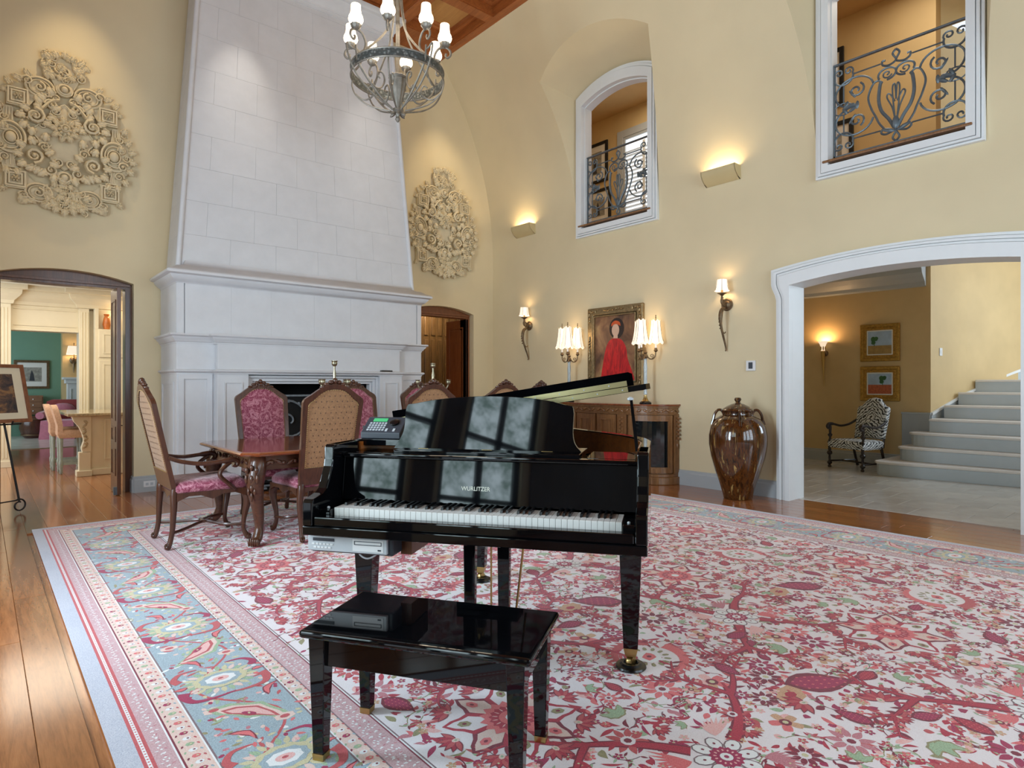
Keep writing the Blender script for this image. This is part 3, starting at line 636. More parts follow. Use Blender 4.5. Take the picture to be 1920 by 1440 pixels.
# warm accent spots in the ceiling, washing the hood and the medallions
def spot(loc, target, e, size=32, blend=.6, col=(1, .93, .82)):
    d = Vector(target)-Vector(loc); o = lamp('ceiling_spot', 'SPOT', loc, e, col, spot_size=radians(size), spot_blend=blend, shadow_soft_size=.04); o.rotation_euler = d.to_track_quat('-Z', 'Y').to_euler()
spot((2.5, 7.0, 6.6), (2.45, 8.0, 4.9), 75, 30, 1.0); spot((4.1, 7.0, 6.6), (4.15, 8.0, 4.6), 55, 30, 1.0)
spot((.9, 7.6, 6.6), (.75, 8.6, 4.1), 120, 46, 1.0, (1, .78, .46)); spot((5.7, 7.5, 6.6), (5.8, 8.6, 4.1), 120, 46, 1.0, (1, .78, .46))
# ================================================================== RUG
RX0, RX1, RY0, RY1 = .35, 6.02, -2.3, 6.965
CR = {k: lin(v) for k, v in dict(cream=(216, 207, 204), white=(232, 228, 226), mag=(152, 26, 70), red=(166, 32, 54), wine=(118, 20, 44), coral=(204, 100, 100), pink=(224, 168, 160), tan=(190, 148, 112), olive=(140, 132, 92), green=(146, 168, 132), blue=(146, 162, 166), bluedk=(138, 160, 166), rose=(186, 152, 152), rosedk=(180, 112, 118), gold=(190, 182, 142), peach=(210, 184, 170), grey=(120, 96, 98), selv=(172, 174, 180), brick=(178, 74, 76)).items()}
CR = {k: tuple(min(.9, x*1.32*(1.06 if i == 2 else 1)) for i, x in enumerate(v)) for k, v in CR.items()}
class RUG:
    def __init__(s): s.v = []; s.f = []; s.c = []
    def poly(s, pts, col, z):
        b = len(s.v); s.v += [(p[0], p[1], z) for p in pts]; n = len(pts)
        s.f.append(tuple(range(b, b+n))); s.c.append(CR[col])
    def fan(s, x, y, rf, n, col, z):        # star-shaped polygon as a triangle fan
        b = len(s.v); s.v.append((x, y, z))
        for k in range(n): a = 2*pi*k/n; r = rf(a); s.v.append((x+r*cos(a), y+r*sin(a), z))
        for k in range(n): s.f.append((b, b+1+k, b+1+(k+1) % n)); s.c.append(CR[col])
    def blob(s, x, y, a, b, rot, col, z, n=10, ser=0, sn=7):
        q = len(s.v); s.v.append((x, y, z)); cr, sr = cos(rot), sin(rot)
        for k in range(n):
            t = 2*pi*k/n; m = 1+(ser if k % 2 else -ser); px, py = a*m*cos(t), b*m*sin(t); s.v.append((x+px*cr-py*sr, y+px*sr+py*cr, z))
        for k in range(n): s.f.append((q, q+1+k, q+1+(k+1) % n)); s.c.append(CR[col])
    def leaf(s, x, y, l, w, rot, col, z, edge=None, bend=.0, ser=0):
        n = 6; cr, sr = cos(rot), sin(rot)
        def outline(k):
            up, dn = [], []
            for i in range(n+1):
                t = i/n; ww = w*k*sin(pi*min(1, t**.8))*(1+(ser if i % 2 else -ser)); px = l*(.5+(t-.5)*(.5+.5*k)); py = bend*l*sin(pi*t)
                up.append((px, py+ww)); dn.append((px, py-ww))
            return up, dn
        def strip(k, c, zz):
            up, dn = outline(k); tr = lambda p: (x+p[0]*cr-p[1]*sr, y+p[0]*sr+p[1]*cr, zz); b = len(s.v)
            for u, d in zip(up, dn): s.v += [tr(u), tr(d)]
            for i in range(n): s.f.append((b+2*i, b+2*i+1, b+2*i+3, b+2*i+2)); s.c.append(CR[c])
        if edge: strip(1, edge, z); strip(.68, col, z+.0002)
        else: strip(1, col, z)
    def strip(s, pts, w0, w1, col, z):
        P = [Vector(p) for p in pts]; b = len(s.v); n = len(P)
        for i in range(n):
            t = (P[min(i+1, n-1)]-P[max(i-1, 0)]).normalized(); w = w0+(w1-w0)*i/(n-1); nn = Vector((-t.y, t.x))*w
            s.v += [(P[i].x+nn.x, P[i].y+nn.y, z), (P[i].x-nn.x, P[i].y-nn.y, z)]
        for i in range(n-1): s.f.append((b+2*i, b+2*i+1, b+2*i+3, b+2*i+2)); s.c.append(CR[col])
    def rect(s, x0, x1, y0, y1, col, z): s.poly([(x0, y0), (x1, y0), (x1, y1), (x0, y1)], col, z)
    def ring(s, x0, x1, y0, y1, t, col, z):
        s.rect(x0, x1, y0, y0+t, col, z); s.rect(x0, x1, y1-t, y1, col, z); s.rect(x0, x0+t, y0+t, y1-t, col, z); s.rect(x1-t, x1, y0+t, y1-t, col, z)
JR = random.Random(99)
for nm in ('fan', 'blob', 'leaf', 'strip'):        # tiny pile-height differences keep overlapping yarns apart
    def wrap(fn, k={'fan': 5, 'blob': 7, 'leaf': 7, 'strip': 5}[nm]):
        def g(self, *a, **kw):
            a = list(a); zi = k-1 if len(a) > k-1 else None
            a[zi] += JR.uniform(0, .00016); return fn(self, *a, **kw)
        return g
    setattr(RUG, nm, wrap(getattr(RUG, nm), {'fan': 6, 'blob': 7, 'leaf': 7, 'strip': 5}[nm]))
R_ = RUG(); rr = random.Random(21); ZR = .010
# ground bands (outer to inner)
bands = [(0, .07, 'selv'), (.07, .082, 'brick'), (.082, .094, 'white'), (.094, .106, 'brick'), (.106, .17, 'rose'), (.17, .176, 'white'), (.176, .183, 'wine'), (.183, .262, 'peach'), (.262, .268, 'white'), (.268, .275, 'grey'), (.275, .63, 'blue'), (.63, .637, 'grey'), (.637, .643, 'white'), (.643, .70, 'peach'), (.70, .706, 'grey'), (.706, .80, 'rose'), (.80, .806, 'wine'), (.806, .812, 'white'), (.812, .818, 'grey')]
def inset(d): return (RX0+d, RX1-d, RY0+d, RY1-d)
for d0, d1, c in bands: R_.ring(*inset(d0), d1-d0, c, ZR)
IN = inset(.818); R_.rect(*IN, 'cream', ZR)
def along(d):
    """walk round the inset rectangle, yields (x, y, angle of the outward normal)"""
    x0, x1, y0, y1 = inset(d)
    return (((x0, y0), (x0, y1), pi), ((x0, y1), (x1, y1), pi/2), ((x1, y0), (x1, y1), 0.))
Z1, Z2, Z3, Z4 = ZR+.0004, ZR+.0009, ZR+.0014, ZR+.0019
def row(d, step, fn):
    for (a, b, ang) in along(d):
        A, B = Vector(a), Vector(b); n = int((B-A).length/step); t = (B-A).normalized()
        for k in range(n):
            p = A+t*((k+.5)*step)
            if p.y < -.1: continue
            fn(p.x, p.y, ang, k)
def small_flower(x, y, ang, k):
    c = ('mag', 'white', 'coral', 'white', 'green', 'white')[k % 6]; R_.blob(x, y, .016, .013, ang, c, Z1, 6); R_.blob(x+.004, y, .005, .005, 0, 'gold' if c != 'white' else 'wine', Z2, 5)
    px, py = cos(ang)*.024, sin(ang)*.024; R_.leaf(x+px, y+py, .018, .004, ang+1.2, 'green' if k % 2 else 'wine', Z1); R_.leaf(x-px, y-py, .018, .004, ang+1.9, 'brick' if k % 3 else 'bluedk', Z1)
row(.222, .045, small_flower); row(.672, .045, lambda x, y, a, k: small_flower(x, y, a, k+1))
def speck(x, y, ang, k): R_.blob(x, y, .006, .006, 0, 'white', Z1, 4); R_.leaf(x+.008, y+.006, .016, .003, k*1.3, 'white' if k % 2 else 'rosedk', Z1); R_.leaf(x-.01, y-.006, .014, .003, k*2.1, 'white', Z1)
row(.138, .03, speck); row(.735, .028, speck); row(.77, .03, speck)
row(.809, .02, lambda x, y, a, k: R_.blob(x, y, .004, .003, 0, 'white', Z1, 4)); row(.088, .02, lambda x, y, a, k: R_.blob(x, y, .005, .004, 0, 'brick', Z1, 4))
def loc(x, y, ang): return lambda u, v: (x+cos(ang)*u-sin(ang)*v, y+sin(ang)*u+cos(ang)*v)   # u across the border outward, v along
def border_motif(x, y, ang, k):
    f = loc(x, y, ang)
    if k % 2 == 0:      # pale palmette with a soft toothed halo, embraced by magenta sickle leaves
        for q in range(26): a = 2*pi*q/26; c = f(.10*cos(a), .085*sin(a)); R_.leaf(*c, .055, .012, ang+a, ('gold', 'green', 'peach')[q % 3], Z1)
        R_.blob(x, y, .11, .085, ang, 'gold', Z2, 22, .05); R_.blob(x, y, .085, .062, ang, 'blue', Z2+.0003, 20, .05); R_.blob(x, y, .062, .042, ang, 'white', Z3, 16, .06); R_.blob(x, y, .035, .022, ang, 'pink', Z4, 12); R_.blob(x, y, .012, .008, ang, 'brick', Z4+.0004, 8)
        for s in (-1, 1):
            R_.strip([(p.x, p.y) for p in spline([f(s*.155, .05), f(s*.165, .09), f(s*.14, .15), f(s*.07, .165), f(-s*.02, .155)], 4)], .024, .004, 'mag' if s > 0 else 'brick', Z2)
            R_.strip([(p.x, p.y) for p in spline([f(s*.15, -.06), f(s*.165, -.10), f(s*.13, -.15), f(s*.06, -.155)], 4)], .020, .004, 'brick' if s > 0 else 'mag', Z2)
            R_.leaf(*f(s*.13, 0), .06, .016, ang+(0 if s > 0 else pi), 'coral', Z1, 'wine', .1, .1)
    else:               # slanted boteh with a magenta core
        a0 = ang+.75*(1 if (k//2) % 2 else -1)
        R_.leaf(x-cos(a0+pi/2)*.18, y-sin(a0+pi/2)*.18, .37, .058, a0+pi/2, 'peach', Z1, 'green', .08, .16); R_.leaf(x-cos(a0+pi/2)*.12, y-sin(a0+pi/2)*.12, .25, .036, a0+pi/2, 'pink', Z2, 'brick', .08, .1); R_.blob(x, y, .012, .032, a0, 'mag', Z4, 8); R_.blob(x, y, .005, .008, 0, 'gold', Z4+.0004, 6)
        for s in (-1, 1):
            c = f(s*.11, s*.10); R_.leaf(*c, .13, .018, ang+2.2*s, 'coral', Z1, 'wine', .2, .1); c = f(-s*.10, s*.11)
            R_.blob(*c, .04, .028, ang, 'peach', Z1, 12, .08); R_.blob(*c, .02, .014, ang, 'brick', Z2, 8)
    for q in range(70):
        u, v = rr.uniform(-.168, .168), rr.uniform(-.2, .2); p = f(u, v)
        if q % 3 == 0: R_.blob(*p, .013, .009, rr.uniform(0, 3), rr.choice(('pink', 'white', 'gold', 'mag', 'peach', 'rosedk')), ZR+.0003, 6)
        else: R_.leaf(*p, rr.uniform(.025, .06), .008, rr.uniform(0, 6.3), rr.choice(('green', 'bluedk', 'gold', 'brick', 'white', 'coral', 'olive', 'bluedk')), ZR+.0002)
row(.452, .38, border_motif)
for (a, b, ang) in along(.452):       # wavy vine through the border
    A, B = Vector(a), Vector(b); t = (B-A).normalized(); n = Vector((-t.y, t.x)); Ln = (B-A).length; m = int(Ln/.05)
    R_.strip([tuple(A+t*(Ln*i/m)+n*.11*sin(i*.05/.38*pi+.6)) for i in range(m+1)], .006, .006, 'brick', ZR+.0003)
# field: big motifs on a staggered lattice, joined by red branching stems
occ = []
def ok(x, y, r, m=0): return IN[0]+r+m < x < IN[1]-r-m and -.3 < y < IN[3]-r-m and all((x-a)**2+(y-b)**2 > (r+c)**2 for a, b, c in occ)
def rosette_w(x, y, s, rot):      # white eight-petalled flower with a wine-spotted magenta heart
    for k in range(8): a = rot+2*pi*k/8; R_.blob(x+s*.72*cos(a), y+s*.72*sin(a), s*.36, s*.27, a, 'grey', Z1, 10); R_.blob(x+s*.72*cos(a), y+s*.72*sin(a), s*.31, s*.22, a, 'white', Z2, 10); R_.blob(x+s*.72*cos(a), y+s*.72*sin(a), s*.06, s*.05, a, 'wine', Z3, 5)
    R_.fan(x, y, lambda a: s*.5*(1+.08*cos(14*a)), 28, 'mag', Z3); R_.fan(x, y, lambda a: s*.2, 12, 'white', Z4); R_.fan(x, y, lambda a: s*.08, 8, 'mag', Z4+.0004)
    for k in range(14): a = 2*pi*k/14; R_.blob(x+s*.34*cos(a), y+s*.34*sin(a), s*.06, s*.035, a, 'pink', Z4, 5)
def star(x, y, s, rot):           # large stepped star flower
    for k in range(8): a = rot+2*pi*k/8; R_.leaf(x+s*.2*cos(a), y+s*.2*sin(a), s*.85, s*.27, a, 'cream' if k % 2 else 'peach', Z1, 'red' if k % 2 else 'wine', 0, .12); R_.blob(x+s*.72*cos(a), y+s*.72*sin(a), s*.11, s*.08, a, 'olive' if k % 2 else 'coral', Z3, 6); R_.blob(x+s*.72*cos(a), y+s*.72*sin(a), s*.04, s*.03, a, 'wine', Z4, 5)
    for k in range(8): a = rot+2*pi*(k+.5)/8; R_.leaf(x+s*.3*cos(a), y+s*.3*sin(a), s*.4, s*.05, a, 'red', Z2)
    R_.fan(x, y, lambda a: s*.45*(1+.1*cos(16*a)), 32, 'coral', Z3); R_.fan(x, y, lambda a: s*.33*(1+.07*cos(18*a)), 36, 'red', Z3+.0002); R_.fan(x, y, lambda a: s*.2, 14, 'coral', Z4); R_.fan(x, y, lambda a: s*.1, 10, 'white', Z4+.0004)
    for k in range(16): a = 2*pi*k/16; R_.leaf(x+s*.21*cos(a), y+s*.21*sin(a), s*.1, s*.012, a, 'pink', Z4)
    for k in range(8): a = rot+2*pi*(k+.5)/8; fan_fl(x+s*1.05*cos(a), y+s*1.05*sin(a), s*.26, a)
def fan_fl(x, y, s, rot):         # small fan-shaped carnation
    for k in range(7): a = rot+(k-3)*.42; R_.leaf(x-s*.3*cos(rot), y-s*.3*sin(rot), s*1.15, s*.22, a, 'red' if k % 2 else 'brick', Z1+.0001*k, 'wine')
    R_.blob(x-s*.25*cos(rot), y-s*.25*sin(rot), s*.25, s*.18, rot, 'peach', Z3, 7); R_.blob(x-s*.25*cos(rot), y-s*.25*sin(rot), s*.1, s*.08, rot, 'green', Z4, 5)
def pome(x, y, s, rot, c='mag'):  # speckled pomegranate
    R_.leaf(x-s*cos(rot), y-s*sin(rot), 2*s, s*.55, rot, c, Z2, 'wine')
    for i in range(7):
        for j in range(4):
            u, v = (-.7+.23*i)*s, (-.3+.2*j)*s
            if abs(v) < s*.42*cos(u/s*1.3): R_.blob(x+u*cos(rot)-v*sin(rot), y+u*sin(rot)+v*cos(rot), s*.05, s*.035, rot, 'coral', Z3, 4)
def palm(x, y, s, rot):           # toothed wreath palmette
    for sd in (-1, 1):
        pts = [(x+s*.85*cos(rot+sd*t), y+s*.85*sin(rot+sd*t)) for t in [.25+2.3*i/12 for i in range(13)]]; R_.strip(pts, s*.17, s*.06, 'brick' if sd > 0 else 'coral', Z1)
        for i in range(13): p = pts[i]; R_.leaf(*p, s*.3, s*.06, rot+sd*(.25+2.3*i/12)+.5*sd, 'brick', ZR+.0003)
    for k in range(14): a = 2*pi*k/14; R_.blob(x+s*.45*cos(a), y+s*.45*sin(a), s*.1, s*.055, a, 'olive', Z2, 6)
    R_.blob(x, y, s*.36, s*.3, rot, 'white', Z3, 12, .06); R_.blob(x, y, s*.22, s*.16, rot, 'coral', Z4, 9, .1); R_.blob(x, y, s*.07, s*.06, 0, 'wine', Z4+.0004, 6)
def daisy(x, y, s, c):
    for k in range(9): a = 2*pi*k/9; R_.leaf(x+s*.25*cos(a), y+s*.25*sin(a), s*.75, s*.17, a, c, Z1)
    R_.fan(x, y, lambda a: s*.34, 9, 'cream', Z2); R_.fan(x, y, lambda a: s*.18, 7, 'wine' if c != 'wine' else 'gold', Z3)
def feather(x, y, s, rot, c):
    for k in range(8): R_.leaf(x, y, s*(1-.07*k), s*.05, rot+(k-3.5)*.16, c, Z1+.00005*k)
def branch(x, y, ang, L_, w, depth):
    bend = rr.uniform(-.9, .9); pts = []; a = ang; px, py = x, y; n = 9
    for i in range(n+1):
        pts.append((px, py)); px += cos(a)*L_/n; py += sin(a)*L_/n; a += bend/n
    R_.strip(pts, w*1.45, w*.6, 'wine', Z1); R_.strip(pts, w, w*.3, 'red', Z1+.0003)
    for i in range(2, n, 1):
        p = pts[i]; s = 1 if i % 2 else -1; R_.leaf(*p, rr.uniform(.04, .075), .009, ang+bend*i/n+s*rr.uniform(.7, 1.2), rr.choice(('red', 'wine', 'brick')), Z1)
    if depth:
        for s in (-1, 1): branch(*pts[n-2], a+s*rr.uniform(.4, .9), L_*.62, w*.6, depth-1)
    return pts[-1]
pitch = .80; kinds = 0
for j in range(0, 11):
    for i in range(-1, 7):
        x = IN[0]+.42+i*pitch+(pitch/2 if j % 2 else 0); y = IN[3]-.36-j*.66
        x += rr.uniform(-.03, .03); y += rr.uniform(-.03, .03); kd = (i+2*j) % 4
        if not ok(x, y, .10): continue
        if kd == 0: star(x, y, .26, rr.uniform(0, .4)); occ.append((x, y, .33))
        elif kd == 2:
            rosette_w(x, y, .115, rr.uniform(0, .4)); occ.append((x, y, .16))
            for k in range(4):
                a = .5+k*pi/2+rr.uniform(-.25, .25); branch(x+.12*cos(a), y+.12*sin(a), a, rr.uniform(.36, .48), .021, 2); feather(x+.13*cos(a+.5), y+.13*sin(a+.5), .16, a+.45, rr.choice(('coral', 'pink', 'rosedk')))
        elif kd == 1: palm(x, y, .19, rr.uniform(0, 6)); occ.append((x, y, .23))
        else: pome(x, y, .16, rr.choice((.5, 2.4, -.6)), 'mag'); occ.append((x, y, .15)); R_.blob(x-.2, y+.03, .085, .055, .3, 'tan', Z1, 14, .1); R_.blob(x-.2, y+.03, .03, .022, 0, 'red', Z2, 7)
for _ in range(3600):
    x, y = rr.uniform(IN[0], IN[1]), rr.uniform(-.3, IN[3]); s = rr.uniform(.032, .085)
    if ok(x, y, s*.72, .005):
        s *= 1.15
        occ.append((x, y, s*.9)); q = rr.random()
        if q < .3: daisy(x, y, s, rr.choice(('brick', 'rosedk', 'coral', 'wine', 'mag')))
        elif q < .5: fan_fl(x, y, s*.9, rr.uniform(0, 6.3))
        elif q < .65: pome(x, y, s, rr.uniform(0, 6.3), rr.choice(('mag', 'red')))
        elif q < .85:
            for k in range(5): R_.blob(x+s*.5*cos(k*1.26), y+s*.5*sin(k*1.26), s*.34, s*.26, k*1.26, rr.choice(('tan', 'coral', 'pink')), Z1, 8, .08)
            R_.fan(x, y, lambda a: s*.3, 8, 'wine', Z2); R_.fan(x, y, lambda a: s*.15, 7, 'gold', Z3)
        else:
            q2 = rr.uniform(0, 6)
            for k in range(3): R_.leaf(x, y, s*1.2, s*.3, q2+(k-1)*.7, 'green', Z1, 'olive', 0, .15)
def ok2(x, y): return IN[0]+.03 < x < IN[1]-.03 and all((x-a)**2+(y-b)**2 > (c*.8)**2 for a, b, c in occ)
for _ in range(15000):
    x, y = rr.uniform(IN[0], IN[1]), rr.uniform(-.3, IN[3]-.03)
    if not ok2(x, y): continue
    q = rr.random(); a = rr.uniform(0, 6.3)
    if q < .62: R_.leaf(x, y, rr.uniform(.03, .085), rr.uniform(.006, .016), a, rr.choice(('red', 'wine', 'brick', 'mag', 'coral', 'red', 'mag', 'green', 'olive', 'pink', 'rosedk', 'red')), ZR+.0002, None, rr.uniform(-.2, .2))
    elif q < .76:
        pts = [(x+.012*i*cos(a+i*.12), y+.012*i*sin(a+i*.12)) for i in range(10)]; R_.strip(pts, .003, .002, rr.choice(('olive', 'grey', 'wine')), ZR+.0002)
        for i in range(1, 10, 2): R_.leaf(*pts[i], .03, .005, a+(.9 if i % 4 == 1 else -.9), rr.choice(('wine', 'green', 'red')), ZR+.0003)
    else:
        c = rr.choice(('red', 'mag', 'coral', 'pink', 'tan', 'brick'))
        for k in range(5): R_.blob(x+.012*cos(k*1.26), y+.012*sin(k*1.26), .0085, .007, k*1.26, c, ZR+.0003, 5)
        R_.blob(x, y, .005, .005, 0, 'gold', Z2, 5)
# fringe-like selvedge roughness along the left and right edges is part of the same woven piece
me = bpy.data.meshes.new('rug'); base_v = [(RX0, RY0, 0), (RX1, RY0, 0), (RX1, RY1, 0), (RX0, RY1, 0), (RX0, RY0, ZR-.0002), (RX1, RY0, ZR-.0002), (RX1, RY1, ZR-.0002), (RX0, RY1, ZR-.0002)]
o_ = len(R_.v); R_.v += base_v
for f_ in ((0, 3, 2, 1), (0, 1, 5, 4), (1, 2, 6, 5), (2, 3, 7, 6), (3, 0, 4, 7)): R_.f.append(tuple(i+o_ for i in f_)); R_.c.append(CR['selv'])
for f_ in range(0): pass
def up_order(f):
    a, b, c = (Vector(R_.v[i]) for i in f[:3]); return f if (b-a).cross(c-a).z >= -1e-12 else tuple(reversed(f))
R_.f = [up_order(f) if max(R_.v[i][2] for i in f)-min(R_.v[i][2] for i in f) < 1e-6 and R_.v[f[0]][2] > .001 else f for f in R_.f]
me.from_pydata(R_.v, [], R_.f); at = me.color_attributes.new('weave', 'FLOAT_COLOR', 'CORNER'); buf = []
for f, c in zip(R_.f, R_.c): buf += [c[0], c[1], c[2], 1.0]*len(f)
at.data.foreach_set('color', buf)
t = NT('rug_wool'); vc = t.node('ShaderNodeVertexColor', layer_name='weave'); v = t.co()
n1 = t.noise(v, 180, 3, .75); n2 = t.noise(v, 3, 4, .6); n3 = t.noise(v, 70, 3, .7)
c = t.mix(.75, vc.outputs[0], t.ramp(n1.outputs[0], ((.3, (.26, .26, .26)), (.7, (.70, .70, .70)))), 'OVERLAY')
c = t.mix(.35, c, t.ramp(n2.outputs[0], ((.3, (.42, .42, .42)), (.7, (.60, .58, .58)))), 'OVERLAY')
t.set(color=c, rough=.95, sheen=.3, spec=.1); t.bump(n1.outputs[0], .5, .004); MATS['rug_wool'] = t.m
me.materials.append(t.m); me.update(); o = bpy.data.objects.new('rug', me); COL.objects.link(o)
tag(o, 'huge cream and crimson floral oriental rug with a pale blue border on the wood floor', 'rug')
# ================================================================== GRAND PIANO
PA = radians(-54.32)
pn = thing('grand_piano', 'black lacquered baby grand piano with its lid slightly raised on a short prop', 'piano', (1.52, 2.04, .012), PA)
BL = 'black_lacquer'; zz = -.012
out = [(.71, .12), (.71, .60)]+[tuple(p)[:2] for p in spline([(.71, .62, 0), (.66, .82, 0), (.52, 1.05, 0), (.34, 1.26, 0), (.18, 1.46, 0), (0, 1.62, 0), (-.22, 1.70, 0), (-.48, 1.70, 0), (-.65, 1.62, 0), (-.71, 1.45, 0)], 5)]+[(-.71, .12)]
def offs(path, d):
    P = [Vector(p) for p in path]; r = []
    for i in range(len(P)):
        d0 = (P[i]-P[i-1]).normalized() if i else (P[1]-P[0]).normalized(); d1 = (P[i+1]-P[i]).normalized() if i < len(P)-1 else d0
        n = Vector((-d0.y, d0.x))+Vector((-d1.y, d1.x)); n = n/max(n.dot(Vector((-d0.y, d0.x))), .3); r.append((P[i].x+n.x*d, P[i].y+n.y*d))
    return r
inn = offs(out, .04)
MB().prism(out+list(reversed(inn)), .665+zz, 1.03+zz, 'z').build('rim', BL, pn, bevel=.004)
in2 = offs(out, .041); in3 = offs(out, .05)
t = wood('piano_inner', (120, 62, 20), (176, 100, 40), .3, 1, .2, 'X')
fr = lambda P: [(a, max(b, .33)) for a, b in P]
MB().prism(fr(in2)+list(reversed(fr(in3))), .90+zz, 1.022+zz, 'z').build('inner_rim', 'piano_inner', pn)
MB().prism(fr(offs(out, .052)), .86+zz, .89+zz, 'z').build('soundboard', 'brass', pn)
MB().prism(offs(out, .045), .68+zz, .70+zz, 'z').build('bottom_board', 'ebony', pn)
MB().box(-.712, .712, -.088, .45, .664+zz, .702+zz).build('keybed', BL, pn, bevel=.004)
MB().box(-.664, .664, -.082, -.03, .7025+zz, .742+zz).build('key_slip', BL, pn, bevel=.006)
prof = [(-.088, .7025), (.32, .7025), (.32, 1.03), (.10, 1.03), (.088, 1.02), (.085, .965), (.078, .935), (.06, .90), (.045, .87), (.03, .845), (.0, .828), (-.05, .818), (-.078, .814), (-.088, .80)]
for s in (-1, 1): MB().prism([(a, b+zz) for a, b in prof], *sorted((s*.667, s*.7125)), 'x').build('arm', BL, pn, bevel=.006, seg=3)
for s in (-1, 1): MB().box(*sorted((s*.617, s*.665)), -.028, .16, .7025+zz, .765+zz).build('cheek_block', BL, pn, bevel=.004); MB().lathe([(.006, 0), (.007, .004), (.004, .008), (0, .0085)], 10, (s*.64, .0, .765+zz)).build('screw', 'silver_plastic', pn)
# keys
wk = None; KP = .0236; x0 = -KP*26
whites = [0]; 
for i in range(52):
    if wk is None: o = wk = MB().box(-.0112, .0112, 0, .152, .728+zz, .768+zz).build('white_key', 'ivory', pn, bevel=.0012, seg=1)
    else: o = wk.copy(); COL.objects.link(o); o.parent = pn
    o.location = (x0+KP*(i+.5), 0, 0)
bk = None
for i in range(51):
    note = 'ABCDEFG'[i % 7]
    if note in 'BE': continue
    if bk is None: o = bk = MB().add([(-.0055, .052, .762+zz), (.0055, .052, .762+zz), (.0055, .152, .762+zz), (-.0055, .152, .762+zz), (-.0045, .06, .781+zz), (.0045, .06, .781+zz), (.0045, .152, .782+zz), (-.0045, .152, .782+zz)], [(0, 3, 2, 1), (4, 5, 6, 7), (0, 1, 5, 4), (1, 2, 6, 5), (2, 3, 7, 6), (3, 0, 4, 7)]).build('black_key', 'ebony', pn, bevel=.001, seg=1)
    else: o = bk.copy(); COL.objects.link(o); o.parent = pn
    o.location = (x0+KP*(i+1), 0, 0)
# fallboard with lettering
MB().add([(-.664, .158, .775+zz), (.664, .158, .775+zz), (.664, .175, .775+zz), (-.664, .175, .775+zz), (-.664, .185, .965+zz), (.664, .185, .965+zz), (.664, .202, .965+zz), (-.664, .202, .965+zz)], [(0, 3, 2, 1), (4, 5, 6, 7), (0, 1, 5, 4), (1, 2, 6, 5), (2, 3, 7, 6), (3, 0, 4, 7)]).build('fallboard', BL, pn, bevel=.003)
MB().box(-.664, .664, .165, .215, .966+zz, .985+zz).build('fallboard_rail', BL, pn, bevel=.006)
def text_mesh(name, s, size, m, parent, M, ext=.0008, align='CENTER', xs=1):
    cu = bpy.data.curves.new('txt', 'FONT'); cu.body = s; cu.size = size; cu.extrude = ext; cu.align_x = align; cu.resolution_u = 3
    o = bpy.data.objects.new('txt', cu); COL.objects.link(o); bpy.context.view_layer.update()
    me = bpy.data.meshes.new_from_object(o.evaluated_get(bpy.context.evaluated_depsgraph_get())); bpy.data.objects.remove(o, do_unlink=True)
    me.transform(M @ Matrix.Diagonal((xs, 1, 1, 1))); me.materials.clear(); me.materials.append(MATS[m]); r = bpy.data.objects.new(name, me); COL.objects.link(r); r.parent = parent; return r
mat('letter_silver', (205, 200, 188), .35, .02, metal=.6)
tilt = math.atan2(.027, .19)
Mt = Matrix.Translation((-.026, .158+.027*(.836-.775)/.19-.0012, .836+zz)) @ Matrix.Rotation(radians(90)-tilt, 4, 'X')
text_mesh('lettering', 'WURLITZER', .026, 'letter_silver', pn, Mt, .0006, 'CENTER', .92)
# music shelf with rounded side lobes and the desk
MB().box(-.44, .42, .225, .52, .975+zz, .998+zz).build('desk_slide', BL, pn, bevel=.003)
for s in (-1, 1):
    p = [(s*.66, .50), (s*.66, .235), (s*.62, .222), (s*.56, .219), (s*.50, .222), (s*.455, .235), (s*.445, .26), (s*.445, .50)]
    MB().prism(p, .962+zz, .985+zz, 'z').build('side_shelf', BL, pn, bevel=.003)
dk = [(-.485, .985), (-.35, .985), (.30, .985), (.415, .985)]+[tuple(p)[:2] for p in spline([(.415, .988, 0), (.385, 1.02, 0), (.372, 1.07, 0), (.37, 1.178, 0), (.33, 1.196, 0), (.2, 1.222, 0), (-.03, 1.234, 0), (-.25, 1.222, 0), (-.40, 1.198, 0), (-.445, 1.182, 0), (-.445, 1.08, 0), (-.46, 1.03, 0), (-.485, .988, 0)], 4)][1:-1]
m = MB().prism(dk, 0, .02, 'y'); m.v = [(a, .335+(z-1.0)*.30+b, z+zz+.01) for a, b, z in m.v]; m.build('music_desk', BL, pn, bevel=.003)
for x in (-.33, -.02, .26): MB().box(x-.025, x+.025, .318, .336, .992+zz, .999+zz).build('desk_hinge', 'brass', pn, bevel=.001)
# lid: main leaf hinged on the bass side, front flap folded back on it, joined by a brass piano hinge
la = math.atan2(.228, 1.40)
def lidM(): return Matrix.Translation((-.71, 0, 1.048+zz)) @ Matrix.Rotation(-la, 4, 'Y')
lo = [(max(0, a+.715), b) for a, b in offs(out, -.012)]; back = [p for p in lo if p[1] > .57]
MB().at(lidM()).prism([(1.42, .55)]+back+[(0, .55)], 0, .027, 'z').build('lid', BL, pn, bevel=.003)
MB().at(lidM()).box(.13, 1.35, .55, .90, .030, .094).build('lid_flap', 'satin_lacquer', pn, bevel=.003)
mat('hinge_brass', (214, 200, 150), .3, .05, metal=.85)
h = MB().at(lidM()).box(.02, 1.335, .5445, .5495, .002, .0265).box(.02, 1.335, .5445, .5495, .0305, .055).build('piano_hinge', 'hinge_brass', pn)
for k in range(22):
    MB().at(lidM() @ Matrix.Translation((.05+.06*k, .5438, .014 if k % 2 else .043)) @ Matrix.Rotation(radians(90), 4, 'X')).lathe([(.0035, 0), (.003, .0012), (0, .0014)], 6).build('screw', 'silver_plastic', pn)
